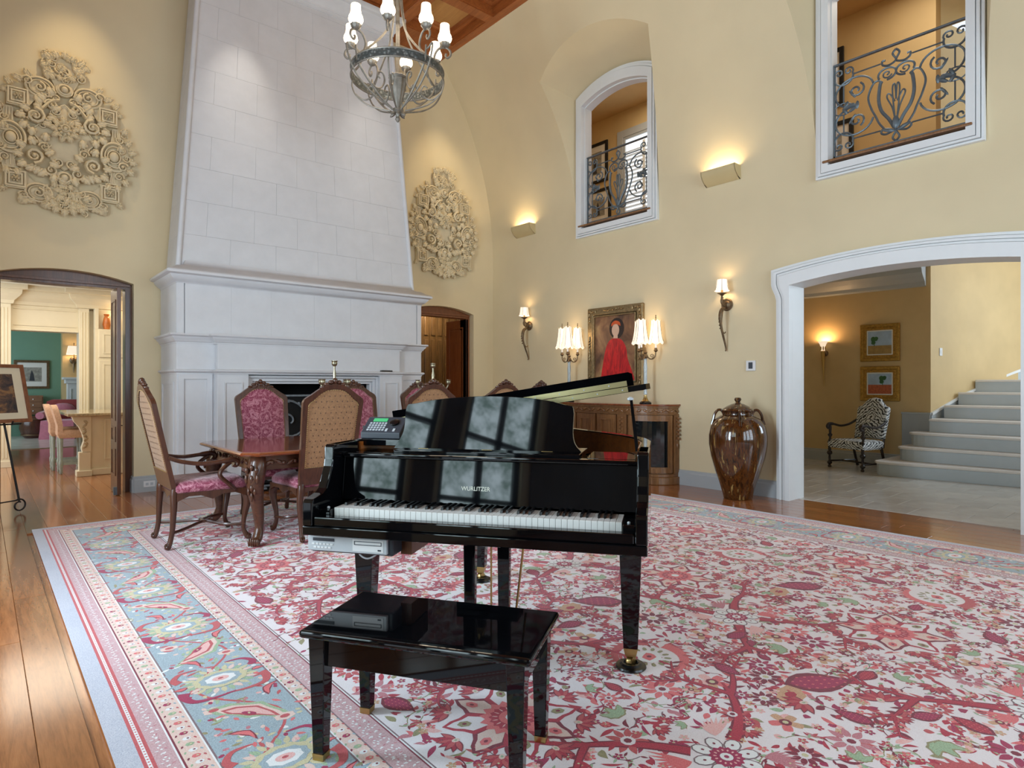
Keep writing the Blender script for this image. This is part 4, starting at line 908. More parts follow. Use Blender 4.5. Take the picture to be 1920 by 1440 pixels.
MB().tube([(.655, .40, 1.0+zz), (.625, .45, 1.235+zz)], [.011, .009], 4).build('lid_prop', BL, pn); MB().lathe([(.006, 0), (.014, .004), (.014, .012), (.005, .018)], 10, (.622, .452, 1.225+zz)).build('prop_socket', 'silver_plastic', pn)
# legs, casters and caster cups
for (a, b) in ((.624, .457), (-.664, .41), (-.40, 1.50)):
    lg = MB().box(a-.062, a+.062, b-.062, b+.062, .62+zz, .664+zz).taper(a-.052, a+.052, b-.052, b+.052, .105+zz, .62+zz, .62).build('leg', BL, pn, bevel=.003)
    MB().taper(a-.032, a+.032, b-.032, b+.032, .065+zz, .106+zz, .72).build('ferrule', 'brass', lg, bevel=.001)
    MB().at(Matrix.Translation((a, b, .037+zz)) @ Matrix.Rotation(radians(90), 4, 'Y') @ Matrix.Rotation(.4, 4, 'X')).lathe([(.0, -.014), (.024, -.014), (.027, -.008), (.027, .008), (.024, .014), (0, .014)], 14).build('caster', 'brass', lg, smooth=True)
    MB().lathe([(0, 0), (.068, 0), (.07, .004), (.066, .011), (.05, .014), (.043, .022), (.034, .022), (.03, .012), (0, .011)], 24, (a, b, 0)).build('caster_cup', 'ebony', lg, smooth=True)
# pedal lyre
for a in (-.11, .054): MB().taper(a-.03, a+.03, .335, .375, .15+zz, .655+zz, .8).build('lyre_post', BL, pn, bevel=.003)
MB().box(-.16, .13, .30, .42, .625+zz, .664+zz).build('lyre_block', BL, pn, bevel=.004); MB().box(-.15, .10, .315, .40, .10+zz, .152+zz).build('pedal_box', BL, pn, bevel=.004)
for a in (-.085, -.028, .03): MB().tube([(a, .34, .13+zz), (a, .25, .122+zz), (a, .19, .105+zz)], [.010, .013, .018], 8, flat=.5).build('pedal', 'brass', pn, smooth=True)
MB().tube([(-.01, .36, .15+zz), (-.01, .36, .64+zz)], .0045, 6).build('pedal_rod', 'brass', pn); MB().tube([(.09, .38, .13+zz), (.155, .36, .65+zz)], .0055, 6).build('lyre_brace', 'brass', pn)
# player electronics slung under the keybed
cd = thing('disc_player', 'silver disc player unit slung under the left end of the piano keybed', 'disc player', (1.52, 2.04, .012), PA)
MB().box(-.705, -.325, -.03, .25, .582+zz, .66+zz).build('carrier', 'grey_plastic', cd, bevel=.006)
fc = MB().box(-.71, -.345, -.048, -.0305, .592+zz, .655+zz).build('front_panel', 'silver_plastic', cd, bevel=.003)
MB().box(-.685, -.585, -.050, -.047, .634+zz, .647+zz).build('display', 'grey_plastic', fc); MB().box(-.50, -.36, -.0495, -.047, .600+zz, .650+zz).build('drive_bezel', 'plate_white', fc, bevel=.001)
MB().frame('y', -.492, -.368, .627+zz, .643+zz, .0025, -.0512, -.049).build('disc_tray', 'grey_plastic', fc)
for r in range(2):
    for k in range(6-r): MB().box(-.69+.017*k+.008*r, -.677+.017*k+.008*r, -.0505, -.047, .618-.014*r+zz, .625-.014*r+zz).build('button', 'plate_white', fc)
MB().box(-.385, -.37, -.0505, -.047, .606+zz, .612+zz).build('button', 'grey_plastic', fc)
MB().box(-.33, -.30+.02, .06, .25, .57+zz, .66+zz).build('wooden_bracket', 'door_wood', cd)
MB().tube(spline([(-.62, .22, .585+zz), (-.60, .2, .52+zz), (-.55, .19, .50+zz), (-.50, .2, .53+zz), (-.48, .22, .585+zz)], 5), .004, 5).build('cable', 'silver_plastic', cd)
cu_ = thing('control_unit', 'grey player control box with a green display and keypad atop the piano', 'control box', (1.52, 2.04, .012), PA)
Mc = Matrix.Translation((-.585, .40, 1.0465+zz)) @ Matrix.Rotation(radians(38), 4, 'X')
MB().at(Matrix.Translation((-.585, .40, 1.0325+zz))).prism([(-.012, 0), (.12, 0), (.12, .10), (.085, .10), (-.012, .03)], -.105, .105, 'x').build('case', 'grey_plastic', cu_, bevel=.004)
Mp = Matrix.Translation((-.585, .388, 1.0325+.03+zz)) @ Matrix.Rotation(math.atan2(.07, .097), 4, 'X')
MB().at(Mp).box(-.07, .005, .085, .108, -.002, .003).build('display', 'lcd_green', cu_)
MB().at(Mp @ Matrix.Translation((.05, .075, 0))).lathe([(.024, -.002), (.024, .008), (.02, .010), (0, .010)], 18).build('dial', 'ebony', cu_, smooth=True)
for r in range(4):
    for k in range(6): MB().at(Mp).box(-.08+.016*k, -.069+.016*k, .015+.017*r, .025+.017*r, -.002, .003).build('key', 'silver_plastic', cu_)
for x in (.02, .06): MB().at(Mp).box(x, x+.012, .01, .03, -.002, .003).build('key', 'silver_plastic', cu_)
MB().at(Matrix.Translation((-.70, .44, 1.045+zz))).box(-.01, .012, 0, .05, 0, .022).box(-.006, .012, 0, .05, .026, .046).build('plug', 'ebony', cu_, bevel=.003)
# the unit stands on a rail of the case
MB().box(-.70, -.46, .36, .54, 1.002+zz, 1.032+zz).build('rail', 'black_lacquer', cu_, bevel=.003)
# ================================================================== PIANO BENCH
bn = thing('piano_bench', 'black lacquered piano bench with tapered square legs in front of the piano', 'bench', (1.52, 2.04, .012), PA)
bm_ = Matrix.Translation((-.02, -.355, 0)) @ Matrix.Rotation(radians(-2.5), 4, 'Z')
MB().at(bm_).box(-.408, .408, -.212, .212, .425, .453).build('seat', BL, bn, bevel=.012, seg=4)
MB().at(bm_).box(-.365, .365, -.172, -.152, .325, .424).box(-.365, .365, .152, .172, .325, .424).box(-.365, -.345, -.151, .151, .325, .424).box(.345, .365, -.151, .151, .325, .424).build('apron', BL, bn, bevel=.002)
for sx in (-1, 1):
    for sy in (-1, 1):
        lg = MB().at(bm_).taper(sx*.352-.031, sx*.352+.031, sy*.158-.031, sy*.158+.031, .022, .4245, .66).build('leg', BL, bn, bevel=.003)
        MB().at(bm_).taper(sx*.352-.0215, sx*.352+.0215, sy*.158-.0215, sy*.158+.0215, 0, .0225, .95).build('ferrule', 'brass', lg)
# ================================================================== DINING SET
def fabric(name, c1, c2, c3, scale=14):
    """damask: scrolling figure from warped rings round scattered centres plus a fine vein"""
    t = NT(name); v = t.co(); n = t.noise(v, 9, 3, .6); w = t.node('ShaderNodeMixRGB', {'Fac': .12, 'Color1': v, 'Color2': n.outputs['Color']})
    vo = t.node('ShaderNodeTexVoronoi', {'Vector': w.outputs[0], 'Scale': scale*.5, 'Randomness': .55}, feature='F1'); mu = t.node('ShaderNodeMath', {0: vo.outputs[0], 1: 19.0}, operation='MULTIPLY'); sn = t.node('ShaderNodeMath', {0: mu.outputs[0]}, operation='SINE')
    ve = t.node('ShaderNodeTexVoronoi', {'Vector': w.outputs[0], 'Scale': scale*2.2}, feature='DISTANCE_TO_EDGE')
    a = t.ramp(sn.outputs[0], ((.25, lin(c1)), (.62, lin(c2)))); b = t.ramp(ve.outputs[0], ((.03, lin(c2)), (.09, lin(c3))))
    t.set(color=t.mix(.5, a, b), rough=.55, sheen=.6); t.bump(sn.outputs[0], .2, .003); MATS[name] = t.m
fabric('damask', (136, 42, 74), (200, 132, 146), (128, 34, 62), 16)
mat('tufted_tan', (158, 118, 80), .8, .2, 60, .3, 120, sheen=.3)
mat('nail_brass', (190, 160, 110), .35, .05, metal=.9)
def back_out(w0, w1, e=0, z0=.46):
    h = [(w1-e, 1.14-e*.6), (w1*.94-e*.9, 1.172-e*.8), (w1*.74-e*.5, 1.206-e), (w1*.48-e*.2, 1.254-e), (w1*.24, 1.282-e), (0, 1.289-e)]
    h = [(p.x, p.y) for p in spline([(a, b, 0) for a, b in h], 3)]
    return [(-w0+e, z0), (w0-e, z0)]+h+[(-a, b) for a, b in reversed(h[:-1])]
def btilt(p, d): return (p[0], -.262-(p[2]-.45)*.215+d, p[2])
def make_chair(arms=False):
    t = thing('dining_armchair' if arms else 'dining_chair', 'x', 'chair'); W_ = 'chair_wood'
    wb, ws = (.235, .262) if not arms else (.255, .285)
    o, i_ = back_out(wb, ws), back_out(wb+.012, ws, .042, .60)
    m = MB().prism(o, -.018, .018, 'y', [i_]); m.v = [btilt((x, y, z), y) for x, y, z in m.v]; m.build('back_frame', W_, t, bevel=.006)
    def pad(d0, sgn, bul, name, mt):
        q = back_out(wb+.012, ws, .044, .602); cz = .92; rings = []
        for k, s in enumerate((1, .96, .8, .5, .15)):
            rings.append([btilt((x*s, 0, cz+(z-cz)*s), d0+sgn*bul*(1-s)**.6) for x, z in q])
        MB().loft(rings).build(name, mt, t, smooth=True, ang=60)
    pad(.008, 1, .035, 'back_upholstery', 'damask'); pad(-.010, -1, .012, 'back_panel', 'tufted_tan')
    m = MB()
    for r in range(13):
        for k in range(-5, 6):
            x = .045*k+(.0225 if r % 2 else 0); z = .64+.046*r
            if abs(x) < .195 and z < 1.15+.10*(1-(abs(x)/.2)**1.5)-.02: m.ball(btilt((x, 0, z), -.0225), .0045, .0012, .0062, 5, 3)
    m.build('tufting_buttons', 'chair_wood', t)['kind'] = 'stuff'
    m = MB(); q = back_out(wb+.012, ws, .047, .605); n = 0
    for a, b in zip(q, q[1:]+q[:1]):
        Lg = math.dist(a, b); k = max(1, int(Lg/.016))
        for j in range(k):
            x = a[0]+(b[0]-a[0])*j/k; z = a[1]+(b[1]-a[1])*j/k
            for d in (.020, -.020): m.ball(btilt((x, 0, z), d), .0045, .003, .0045, 4, 3)
    m.build('nailheads', 'nail_brass', t)['kind'] = 'stuff'
    m = MB(); M = lambda x, z: Matrix.Translation(btilt((x, 0, z), 0)) @ Matrix.Rotation(radians(-12), 4, 'X')
    for (x, z, rx, rz) in ((0, 1.318, .022, .026), (-.034, 1.306, .024, .018), (.034, 1.306, .024, .018), (-.07, 1.288, .026, .016), (.07, 1.288, .026, .016), (-.105, 1.264, .024, .013), (.105, 1.264, .024, .013), (0, 1.284, .034, .024), (-.05, 1.27, .02, .016), (.05, 1.27, .02, .016)): m.at(M(x, z)).ball((0, .006, 0), rx, .024, rz, 8, 5)
    m.at(None)
    for s in (-1, 1): m.tube([btilt((s*p[0], 0, p[1]), .022) for p in spiral(.035, 1.287, .02, .004, 180, 1.3, 10)], .005, 5)
    m.build('carved_crest', W_, t, smooth=True, ang=50)
    # seat
    sw, sb, yf, yb = (.275, .235, .275, -.25) if not arms else (.30, .26, .29, -.25)
    def ring(e, z, dip=0):
        pts = [(-sb+e, yb+e), (sb-e, yb+e), (sw-e, yf-.06), (sw-e-.03, yf-e-.015), (.12, yf-e), (0, yf-e+.006), (-.12, yf-e), (-sw+e+.03, yf-e-.015), (-sw+e, yf-.06)]
        return [(x, y, z) for x, y in pts]
    MB().loft([ring(0, .435), ring(-.008, .455), ring(-.004, .485), ring(.03, .515), ring(.10, .528), ring(.2, .530)]).build('seat_cushion', 'damask', t, smooth=True, ang=60)
    m = MB()
    for (a, b) in (((-sb, yb), (sb, yb)), ((sb, yb), (sw, yf-.03)), ((-sb, yb), (-sw, yf-.03)), ((-sw, yf-.02), (sw, yf-.02))):
        A, B = Vector(a), Vector(b); d = (B-A).normalized(); nn = Vector((-d.y, d.x))*.013; P = []
        up = []; dn = []
        for k in range(13):
            s = k/12; p = A+(B-A)*s; zb = .395-.03*cos(4*pi*s)*.6-.006*cos(8*pi*s); up.append((p, .437)); dn.append((p, zb))
        for sgn in (-1, 1):
            pass
        rings = [[(p.x+nn.x, p.y+nn.y, .437), (p.x-nn.x, p.y-nn.y, .437), (p.x-nn.x, p.y-nn.y, q[1]), (p.x+nn.x, p.y+nn.y, q[1])] for (p, _), q in zip(up, dn)]
        m.loft(rings)
    m.build('seat_rail', W_, t)
    def cab(x, y, s, rear):
        ox, oy = (1 if x > 0 else -1), (-1 if rear else 1)
        if rear: pts = [(x, y-.012, .47), (x, y-.015, .42), (x+.012*ox, y-.02, .30), (x+.004*ox, y-.028, .14), (x+.004*ox, y-.045, .05), (x+.006*ox, y-.058, .02)]; rs = [.026, .030, .024, .019, .02, .02]
        else: pts = [(x, y, .43), (x+.012*ox, y+.016, .37), (x+.014*ox, y+.02, .31), (x-.004*ox, y+.0, .18), (x-.006*ox, y-.004, .09), (x+.008*ox, y+.02, .03), (x+.014*ox, y+.03, .022)]; rs = [.028, .034, .030, .020, .017, .023, .019]
        sp = spline(pts, 4); rr_ = []
        for k in range(len(sp)):
            u = k/(len(sp)-1)*(len(rs)-1); j = min(int(u), len(rs)-2); rr_.append(rs[j]+(rs[j+1]-rs[j])*(u-j))
        m = MB().tube(sp, rr_, 8)
        fx, fy = sp[-1].x, sp[-1].y
        m.ball((fx, fy, .022), .022, .026, .022, 8, 5)
        for s_ in (-1, 1): m.tube([(fx+s_*.012, fy+p[0]*oy, .03+p[1]) for p in spiral(0, 0, .022, .006, 0, 1.2, 8)], .005, 4)
        m.build('leg', W_, t, smooth=True, ang=50)
    cab(sb-.02, yb+.0, 1, True); cab(-sb+.02, yb+.0, 1, True); cab(sw-.035, yf-.035, 1, False); cab(-sw+.035, yf-.035, 1, False)
    for s in (-1, 1): MB().tube(spline([(s*(sw-.03), yf-.03, .13), (s*.20, .12, .135), (s*.06, .03, .15), (s*.05, -.02, .15), (s*.16, -.16, .135), (s*(sb-.01), yb-.02, .13)], 5), .013, 6, flat=.7).build('stretcher', W_, t, smooth=True)
    MB().tube([(-.06, 0, .152), (.06, 0, .152)], .014, 6).build('stretcher', W_, t, smooth=True)
    if arms:
        for s in (-1, 1):
            MB().tube(spline([(s*.27, -.31, .72), (s*.285, -.22, .685), (s*.315, -.08, .66), (s*.325, .06, .668), (s*.32, .15, .675), (s*.315, .185, .655), (s*.312, .175, .63), (s*.312, .155, .64)], 5), [.017]*16+[.022]*20, 8, flat=1.1).build('armrest', W_, t, smooth=True)
            MB().tube(spline([(s*.315, .13, .655), (s*.33, .06, .60), (s*.335, .05, .55), (s*.32, .12, .48), (s*.30, .17, .43)], 5), .017, 8).build('arm_support', W_, t, smooth=True)
    return t
ch = make_chair(); chairs_far = 'carved dining chairs around the table'
NEAR = [(2.21, 'carved dining chair showing its tan tufted back, left of the piano desk'), (3.17, 'carved dining chair on the piano side, only its arched tufted back above the music desk'), (4.04, 'carved dining chair on the piano side, just its arched top above the raised lid')]
FAR = [(2.19, 'high-backed purple damask dining chair directly before the fire screen, left end of the table'), (3.22, 'purple damask dining chair on the fireplace side, half hidden by the nearest tufted chair'), (4.08, 'purple damask dining chair on the fireplace side before the right pier of the fireplace')]
for k, (x, lb) in enumerate(NEAR):
    if k == 0: o = ch; o.location = (x, 5.25, .012); o['label'] = lb; o['group'] = chairs_far
    else: dup(ch, (x, 5.25, .012), 0, lb)
for x, lb in FAR: dup(ch, (x, 6.09, .012), pi, lb)
ac = make_chair(True); ac.location = (1.415, 5.64, .012); ac.rotation_euler = (0, 0, -pi/2); ac['label'] = 'carved dining armchair with red seat at the near left end of the table'; ac['group'] = 'armchairs at the table ends'
dup(ac, (4.87, 5.64, .012), pi/2, 'dining armchair at the far right table end, only its dark crest above the piano lid')
# table
TX, TY = 3.14, 5.67
tb = thing('dining_table', 'long carved walnut dining table with a polished clipped-corner top', 'table', (TX, TY, .012))
def clip(hx_, hy_, c): return [(-hx_+c, -hy_), (hx_-c, -hy_), (hx_, -hy_+c), (hx_, hy_-c), (hx_-c, hy_), (-hx_+c, hy_), (-hx_, hy_-c), (-hx_, -hy_+c)]
def lp(P, z): return [(x, y, z) for x, y in P]
MB().loft([lp(clip(1.555, .665, .10), .716), lp(clip(1.585, .695, .11), .722), lp(clip(1.595, .705, .11), .735), lp(clip(1.585, .695, .11), .746), lp(clip(1.57, .68, .105), .753)]).build('table_top', 'table_top', tb)
ap = MB(); P = clip(1.49, .60, .09); ap.mould(P+[P[0]], [(0, .60), (-.018, .60), (-.018, .716), (0, .716)]); ap.build('apron', 'table_wood', tb)
for s in (-1, 1):
    m = MB()
    for k in range(30):
        x = -1.38+.095*k; a = 1 if k % 2 else -1
        m.at(Matrix.Translation((x, s*.602, .655)) @ Matrix.Rotation(a*.5, 4, 'Y')); m.ball((0, 0, 0), .045, .012, .018, 6, 4); m.ball((.03, s*.004, .012*a), .018, .012, .018, 6, 4)
    m.at(None).build('apron_carving', 'table_wood', tb, smooth=True, ang=60)
    m = MB()
    for k in range(12):
        y = -.5+.09*k; a = 1 if k % 2 else -1; m.at(Matrix.Translation((s*1.492, y, .655)) @ Matrix.Rotation(a*.5, 4, 'X')); m.ball((0, 0, 0), .012, .045, .018, 6, 4)
    m.at(None).build('apron_carving', 'table_wood', tb, smooth=True, ang=60)
for sx in (-1, 1):
    for sy in (-1, 1):
        pts = [(1.43, .54, .715), (1.45, .56, .64), (1.475, .585, .52), (1.465, .575, .40), (1.44, .55, .26), (1.43, .54, .14), (1.45, .56, .06), (1.475, .585, .03)]; rs = [.062, .075, .070, .056, .044, .034, .040, .032]
        sp = spline([(sx*a, sy*b, c) for a, b, c in pts], 4); rr_ = []
        for k in range(len(sp)):
            u = k/(len(sp)-1)*(len(rs)-1); j = min(int(u), len(rs)-2); rr_.append(rs[j]+(rs[j+1]-rs[j])*(u-j))
        lg = MB().tube(sp, rr_, 10).build('leg', 'table_wood', tb, smooth=True, ang=60)
        d = Vector((sx, sy, 0)).normalized(); m = MB(); tv = Vector((-d.y, d.x, 0)); c0 = Vector((sx*1.47, sy*.58, .52))+d*.066
        def cb(u, z, r, rz, dep=.012): q = c0+tv*u+Vector((0, 0, z)); m.ball((q.x, q.y, q.z), r if abs(d.x) < .5 else r*.8, r*.8, rz, 7, 4)
        cb(0, .02, .024, .034); 
        for (u, z, r, rz) in ((-.04, .09, .022, .028), (.04, .09, .022, .028), (0, .11, .02, .026), (-.045, .02, .016, .04), (.045, .02, .016, .04), (0, -.05, .022, .03), (-.025, -.08, .014, .03), (.025, -.08, .014, .03), (0, -.12, .014, .04)): cb(u, z, r, rz)
        m.build('knee_carving', 'table_wood', lg, smooth=True, ang=60)
        m = MB(); q = sp[-1]; m.ball((q.x, q.y, .034), .042, .042, .034, 10, 6)
        for k in range(-2, 3): e = d*.034+tv*.017*k; m.ball((q.x+e.x, q.y+e.y, .035), .012, .012, .034, 6, 4)
        m.build('scroll_foot', 'table_wood', lg, smooth=True, ang=60)
# candelabra on the table
mat('old_silver', (150, 142, 118), .35, .3, 30, .1, 60, metal=.9)
cn = thing('candelabrum', 'x', 'candelabrum'); CM = 'old_silver'
MB().lathe([(0, 0), (.085, 0), (.09, .012), (.07, .03), (.045, .04), (.03, .06), (.02, .075)], 20).build('base', CM, cn, smooth=True)
MB().lathe([(.02, .075), (.03, .11), (.022, .16), (.018, .2), (.03, .26), (.045, .34), (.04, .42), (.026, .48), (.018, .53), (.022, .56), (.012, .60), (.016, .63), (.008, .68), (.01, .71)], 14, flute=.12, fn=5).build('stem_figure', CM, cn, smooth=True)
m = MB()
for k in range(9): a = k*2.2; m.ball((.035*cos(a), .035*sin(a), .30+.022*k), .016, .016, .024, 6, 4)
m.build('leaf_ornament', CM, cn, smooth=True)
cup = [(0, 0), (.012, 0), (.024, .012), (.028, .03), (.024, .042), (.03, .05), (.03, .054), (.016, .054), (.014, .04), (0, .04)]
MB().lathe(cup, 14, (0, 0, .708)).build('candle_cup', CM, cn, smooth=True)
for k in range(4):
    a = radians(25+90*k); c_, s_ = cos(a), sin(a); P = [(.03, .47), (.08, .46), (.14, .485), (.165, .53)]
    am = MB().tube([(p.x*c_, p.x*s_, p.y) for p in [Vector((q.x, q.y)) for q in spline([(x, z, 0) for x, z in P], 5)]], .008, 6)
    am.tube([(c_*(.09+p[0]), s_*(.09+p[0]), .51+p[1]) for p in spiral(0, 0, .035, .008, -90, 1.3, 12)], .005, 5); am = am.build('branch', CM, cn, smooth=True)
    MB().lathe([(r*.9, z) for r, z in cup], 12, (.165*c_, .165*s_, .53)).build('candle_cup', CM, am, smooth=True)
cn.location = (2.60, 5.67, .766); cn['label'] = 'tarnished silver candelabrum on the dining table before the fireplace opening'; cn['group'] = 'candelabra on the dining table'
dup(cn, (3.73, 5.67, .766), .5, 'tarnished silver candelabrum on the dining table in front of the right-hand doorway')
# ================================================================== ON THE RIGHT WALL
def shell_up(rings, name, m, parent, cap=False, smooth=True, ang=60): return MB().loft(rings, cap=cap).build(name, m, parent, smooth=smooth, ang=ang)
mat('sconce_paint', (204, 184, 138), .4, .03, 3)
def uplight(y, z, label):
    t = thing('wall_uplight', label, 'wall light', (WX-.001, y, z), 0, 'plaster uplights on the right wall')
    pr_ = [(0, .0), (-.02, -.005), (-.07, .02), (-.12, .065), (-.15, .115), (-.155, .16), (-.143, .16), (-.138, .12), (-.11, .078), (-.065, .034), (-.02, .012), (0, .012)]
    MB().prism(pr_, -.23, .23, 'y').build('trough', 'sconce_paint', t, smooth=True, ang=30)
    ep = [(0, 0), (-.02, -.005), (-.07, .02), (-.12, .065), (-.15, .115), (-.155, .16), (0, .16)]
    for s in (-1, 1): MB().prism(ep, *sorted((s*.2295, s*.218)), 'y').build('end_plate', 'sconce_paint', t)
    MB().tube([(-.07, -.16, .07), (-.07, .16, .07)], .012, 8).build('lamp_tube', 'bulb', t)
    lamp('uplight_glow', 'AREA', (WX-.075, y, z+.11), 4.2, (1, .80, .48), (pi, 0, 0), shape='RECTANGLE', size=.08, size_y=.36)
uplight(7.70, 3.77, 'small plaster trough uplight left of the arched window, near the room corner')
uplight(4.09, 3.76, 'plaster trough uplight glowing on the wall between the two upper windows')
# candle-arm sconces
def candle_sconce(y, label):
    t = thing('candle_sconce', label, 'wall sconce', (WX-.001, y, 1.70), pi/2, 'bronze horn sconces')   # local: -y... out of the wall is +y after turning
    M_ = 'old_bronze'
    MB().at(Matrix.Translation((0, 0, .57)) @ Matrix.Rotation(-pi/2, 4, 'X')).lathe([(0, 0), (.075, 0), (.078, .008), (.066, .016), (.05, .014), (.04, .024), (.02, .03), (0, .032)], 22).build('backplate', M_, t, smooth=True)
    MB().tube(spline([(0, .02, .57), (0, .07, .545), (0, .11, .57), (0, .125, .62), (0, .12, .67)], 5), [.012]*21, 8).build('arm', M_, t, smooth=True)
    MB().tube([(0, .10+p[0], .60+p[1]) for p in spiral(0, 0, .045, .01, 90, -1.5, 18)], .011, 7).build('scroll', M_, t, smooth=True)
    hp = spline([(0, .06, .53), (0, .13, .49), (0, .155, .40), (0, .14, .30), (0, .10, .20), (0, .055, .10), (0, .03, .03), (0, .04, .005)], 5)
    MB().tube(hp, [.016+.010*sin(pi*min(1, k/14)) if k < 14 else max(.008, .016-.0004*(k-14)) for k in range(len(hp))], 8).build('horn', M_, t, smooth=True)
    m = MB()
    for k in range(6): p = hp[6+2*k]; m.at(Matrix.Translation((0, p.y+.014, p.z)) @ Matrix.Rotation(radians(-60+6*k), 4, 'X')); m.ball((0, .01, 0), .018-.0015*k, .022, .008, 7, 4)
    m.at(None).build('acanthus_leaf', M_, t, smooth=True); MB().tube(spline([(0, .12, .26), (0, .08, .22), (0, .05, .225), (0, .045, .24)], 5), .007, 6).build('tendril', M_, t, smooth=True)
    MB().lathe([(.006, .66), (.03, .685), (.055, .695), (.056, .70), (.03, .702), (.016, .704), (.016, .745), (0, .745)], 18, (0, .12, 0)).build('bobeche', M_, t, smooth=True)
    rg = []
    for (r, z) in ((.088, .725), (.078, .75), (.07, .79), (.066, .83), (.062, .862)):
        rg.append([(r*(1+.03*cos(6*a))*cos(a), .12+r*(1+.03*cos(6*a))*sin(a), z) for a in [2*pi*k/24 for k in range(24)]])
    sh = shell_up(rg, 'shade', 'shade_lit', t)
    for k in range(6): a = 2*pi*k/6; MB().tube([(r*1.03*cos(a), .12+r*1.03*sin(a), z) for r, z in ((.088, .725), (.07, .79), (.062, .862))], .0022, 4).build('rib', 'old_bronze', sh)
    lamp('sconce_bulb', 'POINT', (WX-.121, y, 2.50), 1.8, WARM, shadow_soft_size=.03)
candle_sconce(7.63, 'bronze horn wall sconce with a small lit shade, left of the portrait')
candle_sconce(4.045, 'bronze horn wall sconce with a small lit shade above the tall jar')
# portrait in a swept gilt frame
pt = thing('framed_portrait', 'gilt-framed oil portrait of a figure in a red shawl above the sideboard', 'painting', (WX-.001, 5.79, 1.82), 0)
mat('gilt_antique', (150, 128, 92), .4, .3, 30, .35, 70, metal=.7)
hw, hh = .51, .60
MB().frame('x', -hw, hw, -hh, hh, .115, -.05, -.0).build('frame', 'gilt_antique', pt, bevel=.02, seg=3)
MB().frame('x', -hw+.12, hw-.12, -hh+.12, hh-.12, .018, -.056, -.02).build('inner_frame', 'gilt_antique', pt, bevel=.003)
m = MB(); Rr = random.Random(2)
for (cy, cz, ax, ln) in ((-hw+.05, 0, 'z', .16), (hw-.05, 0, 'z', .16), (0, hh-.05, 'y', .16), (0, -hh+.05, 'y', .16)):
    for k in range(9):
        u = (k-4)/4*ln; dy, dz = (0, u) if ax == 'z' else (u, 0); m.at(Matrix.Translation((-.052, cy+dy, cz+dz)) @ Matrix.Rotation(Rr.uniform(-.8, .8)+(pi/2 if ax == 'z' else 0), 4, 'X')); m.ball((0, 0, 0), .018, .032, .014, 6, 4)
for sy in (-1, 1):
    for sz in (-1, 1):
        for k in range(7):
            d = .02*k; m.at(Matrix.Translation((-.055, sy*(hw-.05-d*(k % 2)*1.2), sz*(hh-.05-d*((k+1) % 2)*1.2))) @ Matrix.Rotation(k*.9, 4, 'X')); m.ball((0, 0, 0), .018, .03, .016, 6, 4)
m.at(None).build('frame_carving', 'gilt_antique', pt, smooth=True)['kind'] = 'stuff'
t = NT('canvas_brown'); v = t.co(); n = t.noise(v, 2.6, 4, .6, .6); t.set(color=t.ramp(n.outputs[0], ((.3, lin((66, 44, 36))), (.5, lin((138, 98, 68))), (.72, lin((186, 148, 100))))), rough=.5); MATS['canvas_brown'] = t.m
MB().box(-.022, -.012, -hw+.13, hw-.13, -hh+.13, hh-.13).build('canvas', 'canvas_brown', pt)
t = NT('canvas_red'); v = t.co((1, 9, 2)); n = t.noise(v, 2.2, 4, .6, 1); t.set(color=t.ramp(n.outputs[0], ((.35, lin((150, 14, 22))), (.6, lin((214, 32, 34))))), rough=.5); MATS['canvas_red'] = t.m
mat('canvas_skin', (224, 186, 160), .5, .06); mat('canvas_hair', (44, 30, 26), .5, .1); mat('canvas_orange', (206, 88, 40), .5, .1)
cv = lambda name, mt, pts, d: MB().prism(pts, -.022-d, -.0215, 'x').build(name, mt, pt)
sy = lambda P: [(-a, b) for a, b in P]      # y runs right to left as seen from the room
smo = lambda P: [(p.x, p.y) for p in spline([(a, b, 0) for a, b in P], 4)]
cv('painted_hair', 'canvas_hair', sy(ell(.03, .28, .135, .15, 20)), .0006)
cv('painted_shawl', 'canvas_red', sy(smo([(-.27, -.47), (-.23, -.25), (-.17, .0), (-.10, .11), (.0, .14), (.12, .11), (.20, .0), (.23, -.16), (.30, -.32), (.36, -.47)])), .0012)
cv('painted_neck', 'canvas_skin', sy([(-.03, .14), (.05, .135), (.05, .21), (-.02, .21)]), .0014)
cv('painted_face', 'canvas_skin', sy(ell(.01, .255, .068, .09, 20)), .0018)
cv('painted_headband', 'canvas_orange', sy(smo([(-.07, .31), (-.055, .36), (.01, .39), (.085, .365), (.10, .31), (.07, .325), (.01, .34), (-.04, .325), (-.07, .31)])), .0022)
# ================================================================== SIDEBOARD
SB = thing('sideboard', 'carved walnut bow-ended sideboard with glass doors under the portrait', 'sideboard', (WX-.002, 5.79, 0))
def plan(e=0, n=12):
    """half-plan from the wall on the right end round to the left end (y decreasing end first)"""
    a, b = .43+e, .63+e; P = [(0, -1.05-e)]
    P += [(-a*sin(q), -.42-b*cos(q)) for q in [pi/2*k/n for k in range(0, n+1)]]
    P += [(-a*sin(q), .42+b*cos(q)) for q in [pi/2*k/n for k in range(n, -1, -1)]]
    return P+[(0, 1.05+e)]
def slab(e, z0, z1, name, m='sideboard_wood', bev=.004): return MB().prism(plan(e), z0, z1, 'z').build(name, m, SB, bevel=bev)
slab(.03, 1.018, 1.04, 'top', 'table_top', .008); slab(.012, .995, 1.018, 'top_moulding'); slab(-.004, .915, .995, 'frieze'); slab(.008, .90, .915, 'bead'); slab(-.035, .13, .90, 'carcass'); slab(.012, .10, .135, 'base_moulding'); slab(.03, .0, .10, 'plinth', bev=.01)
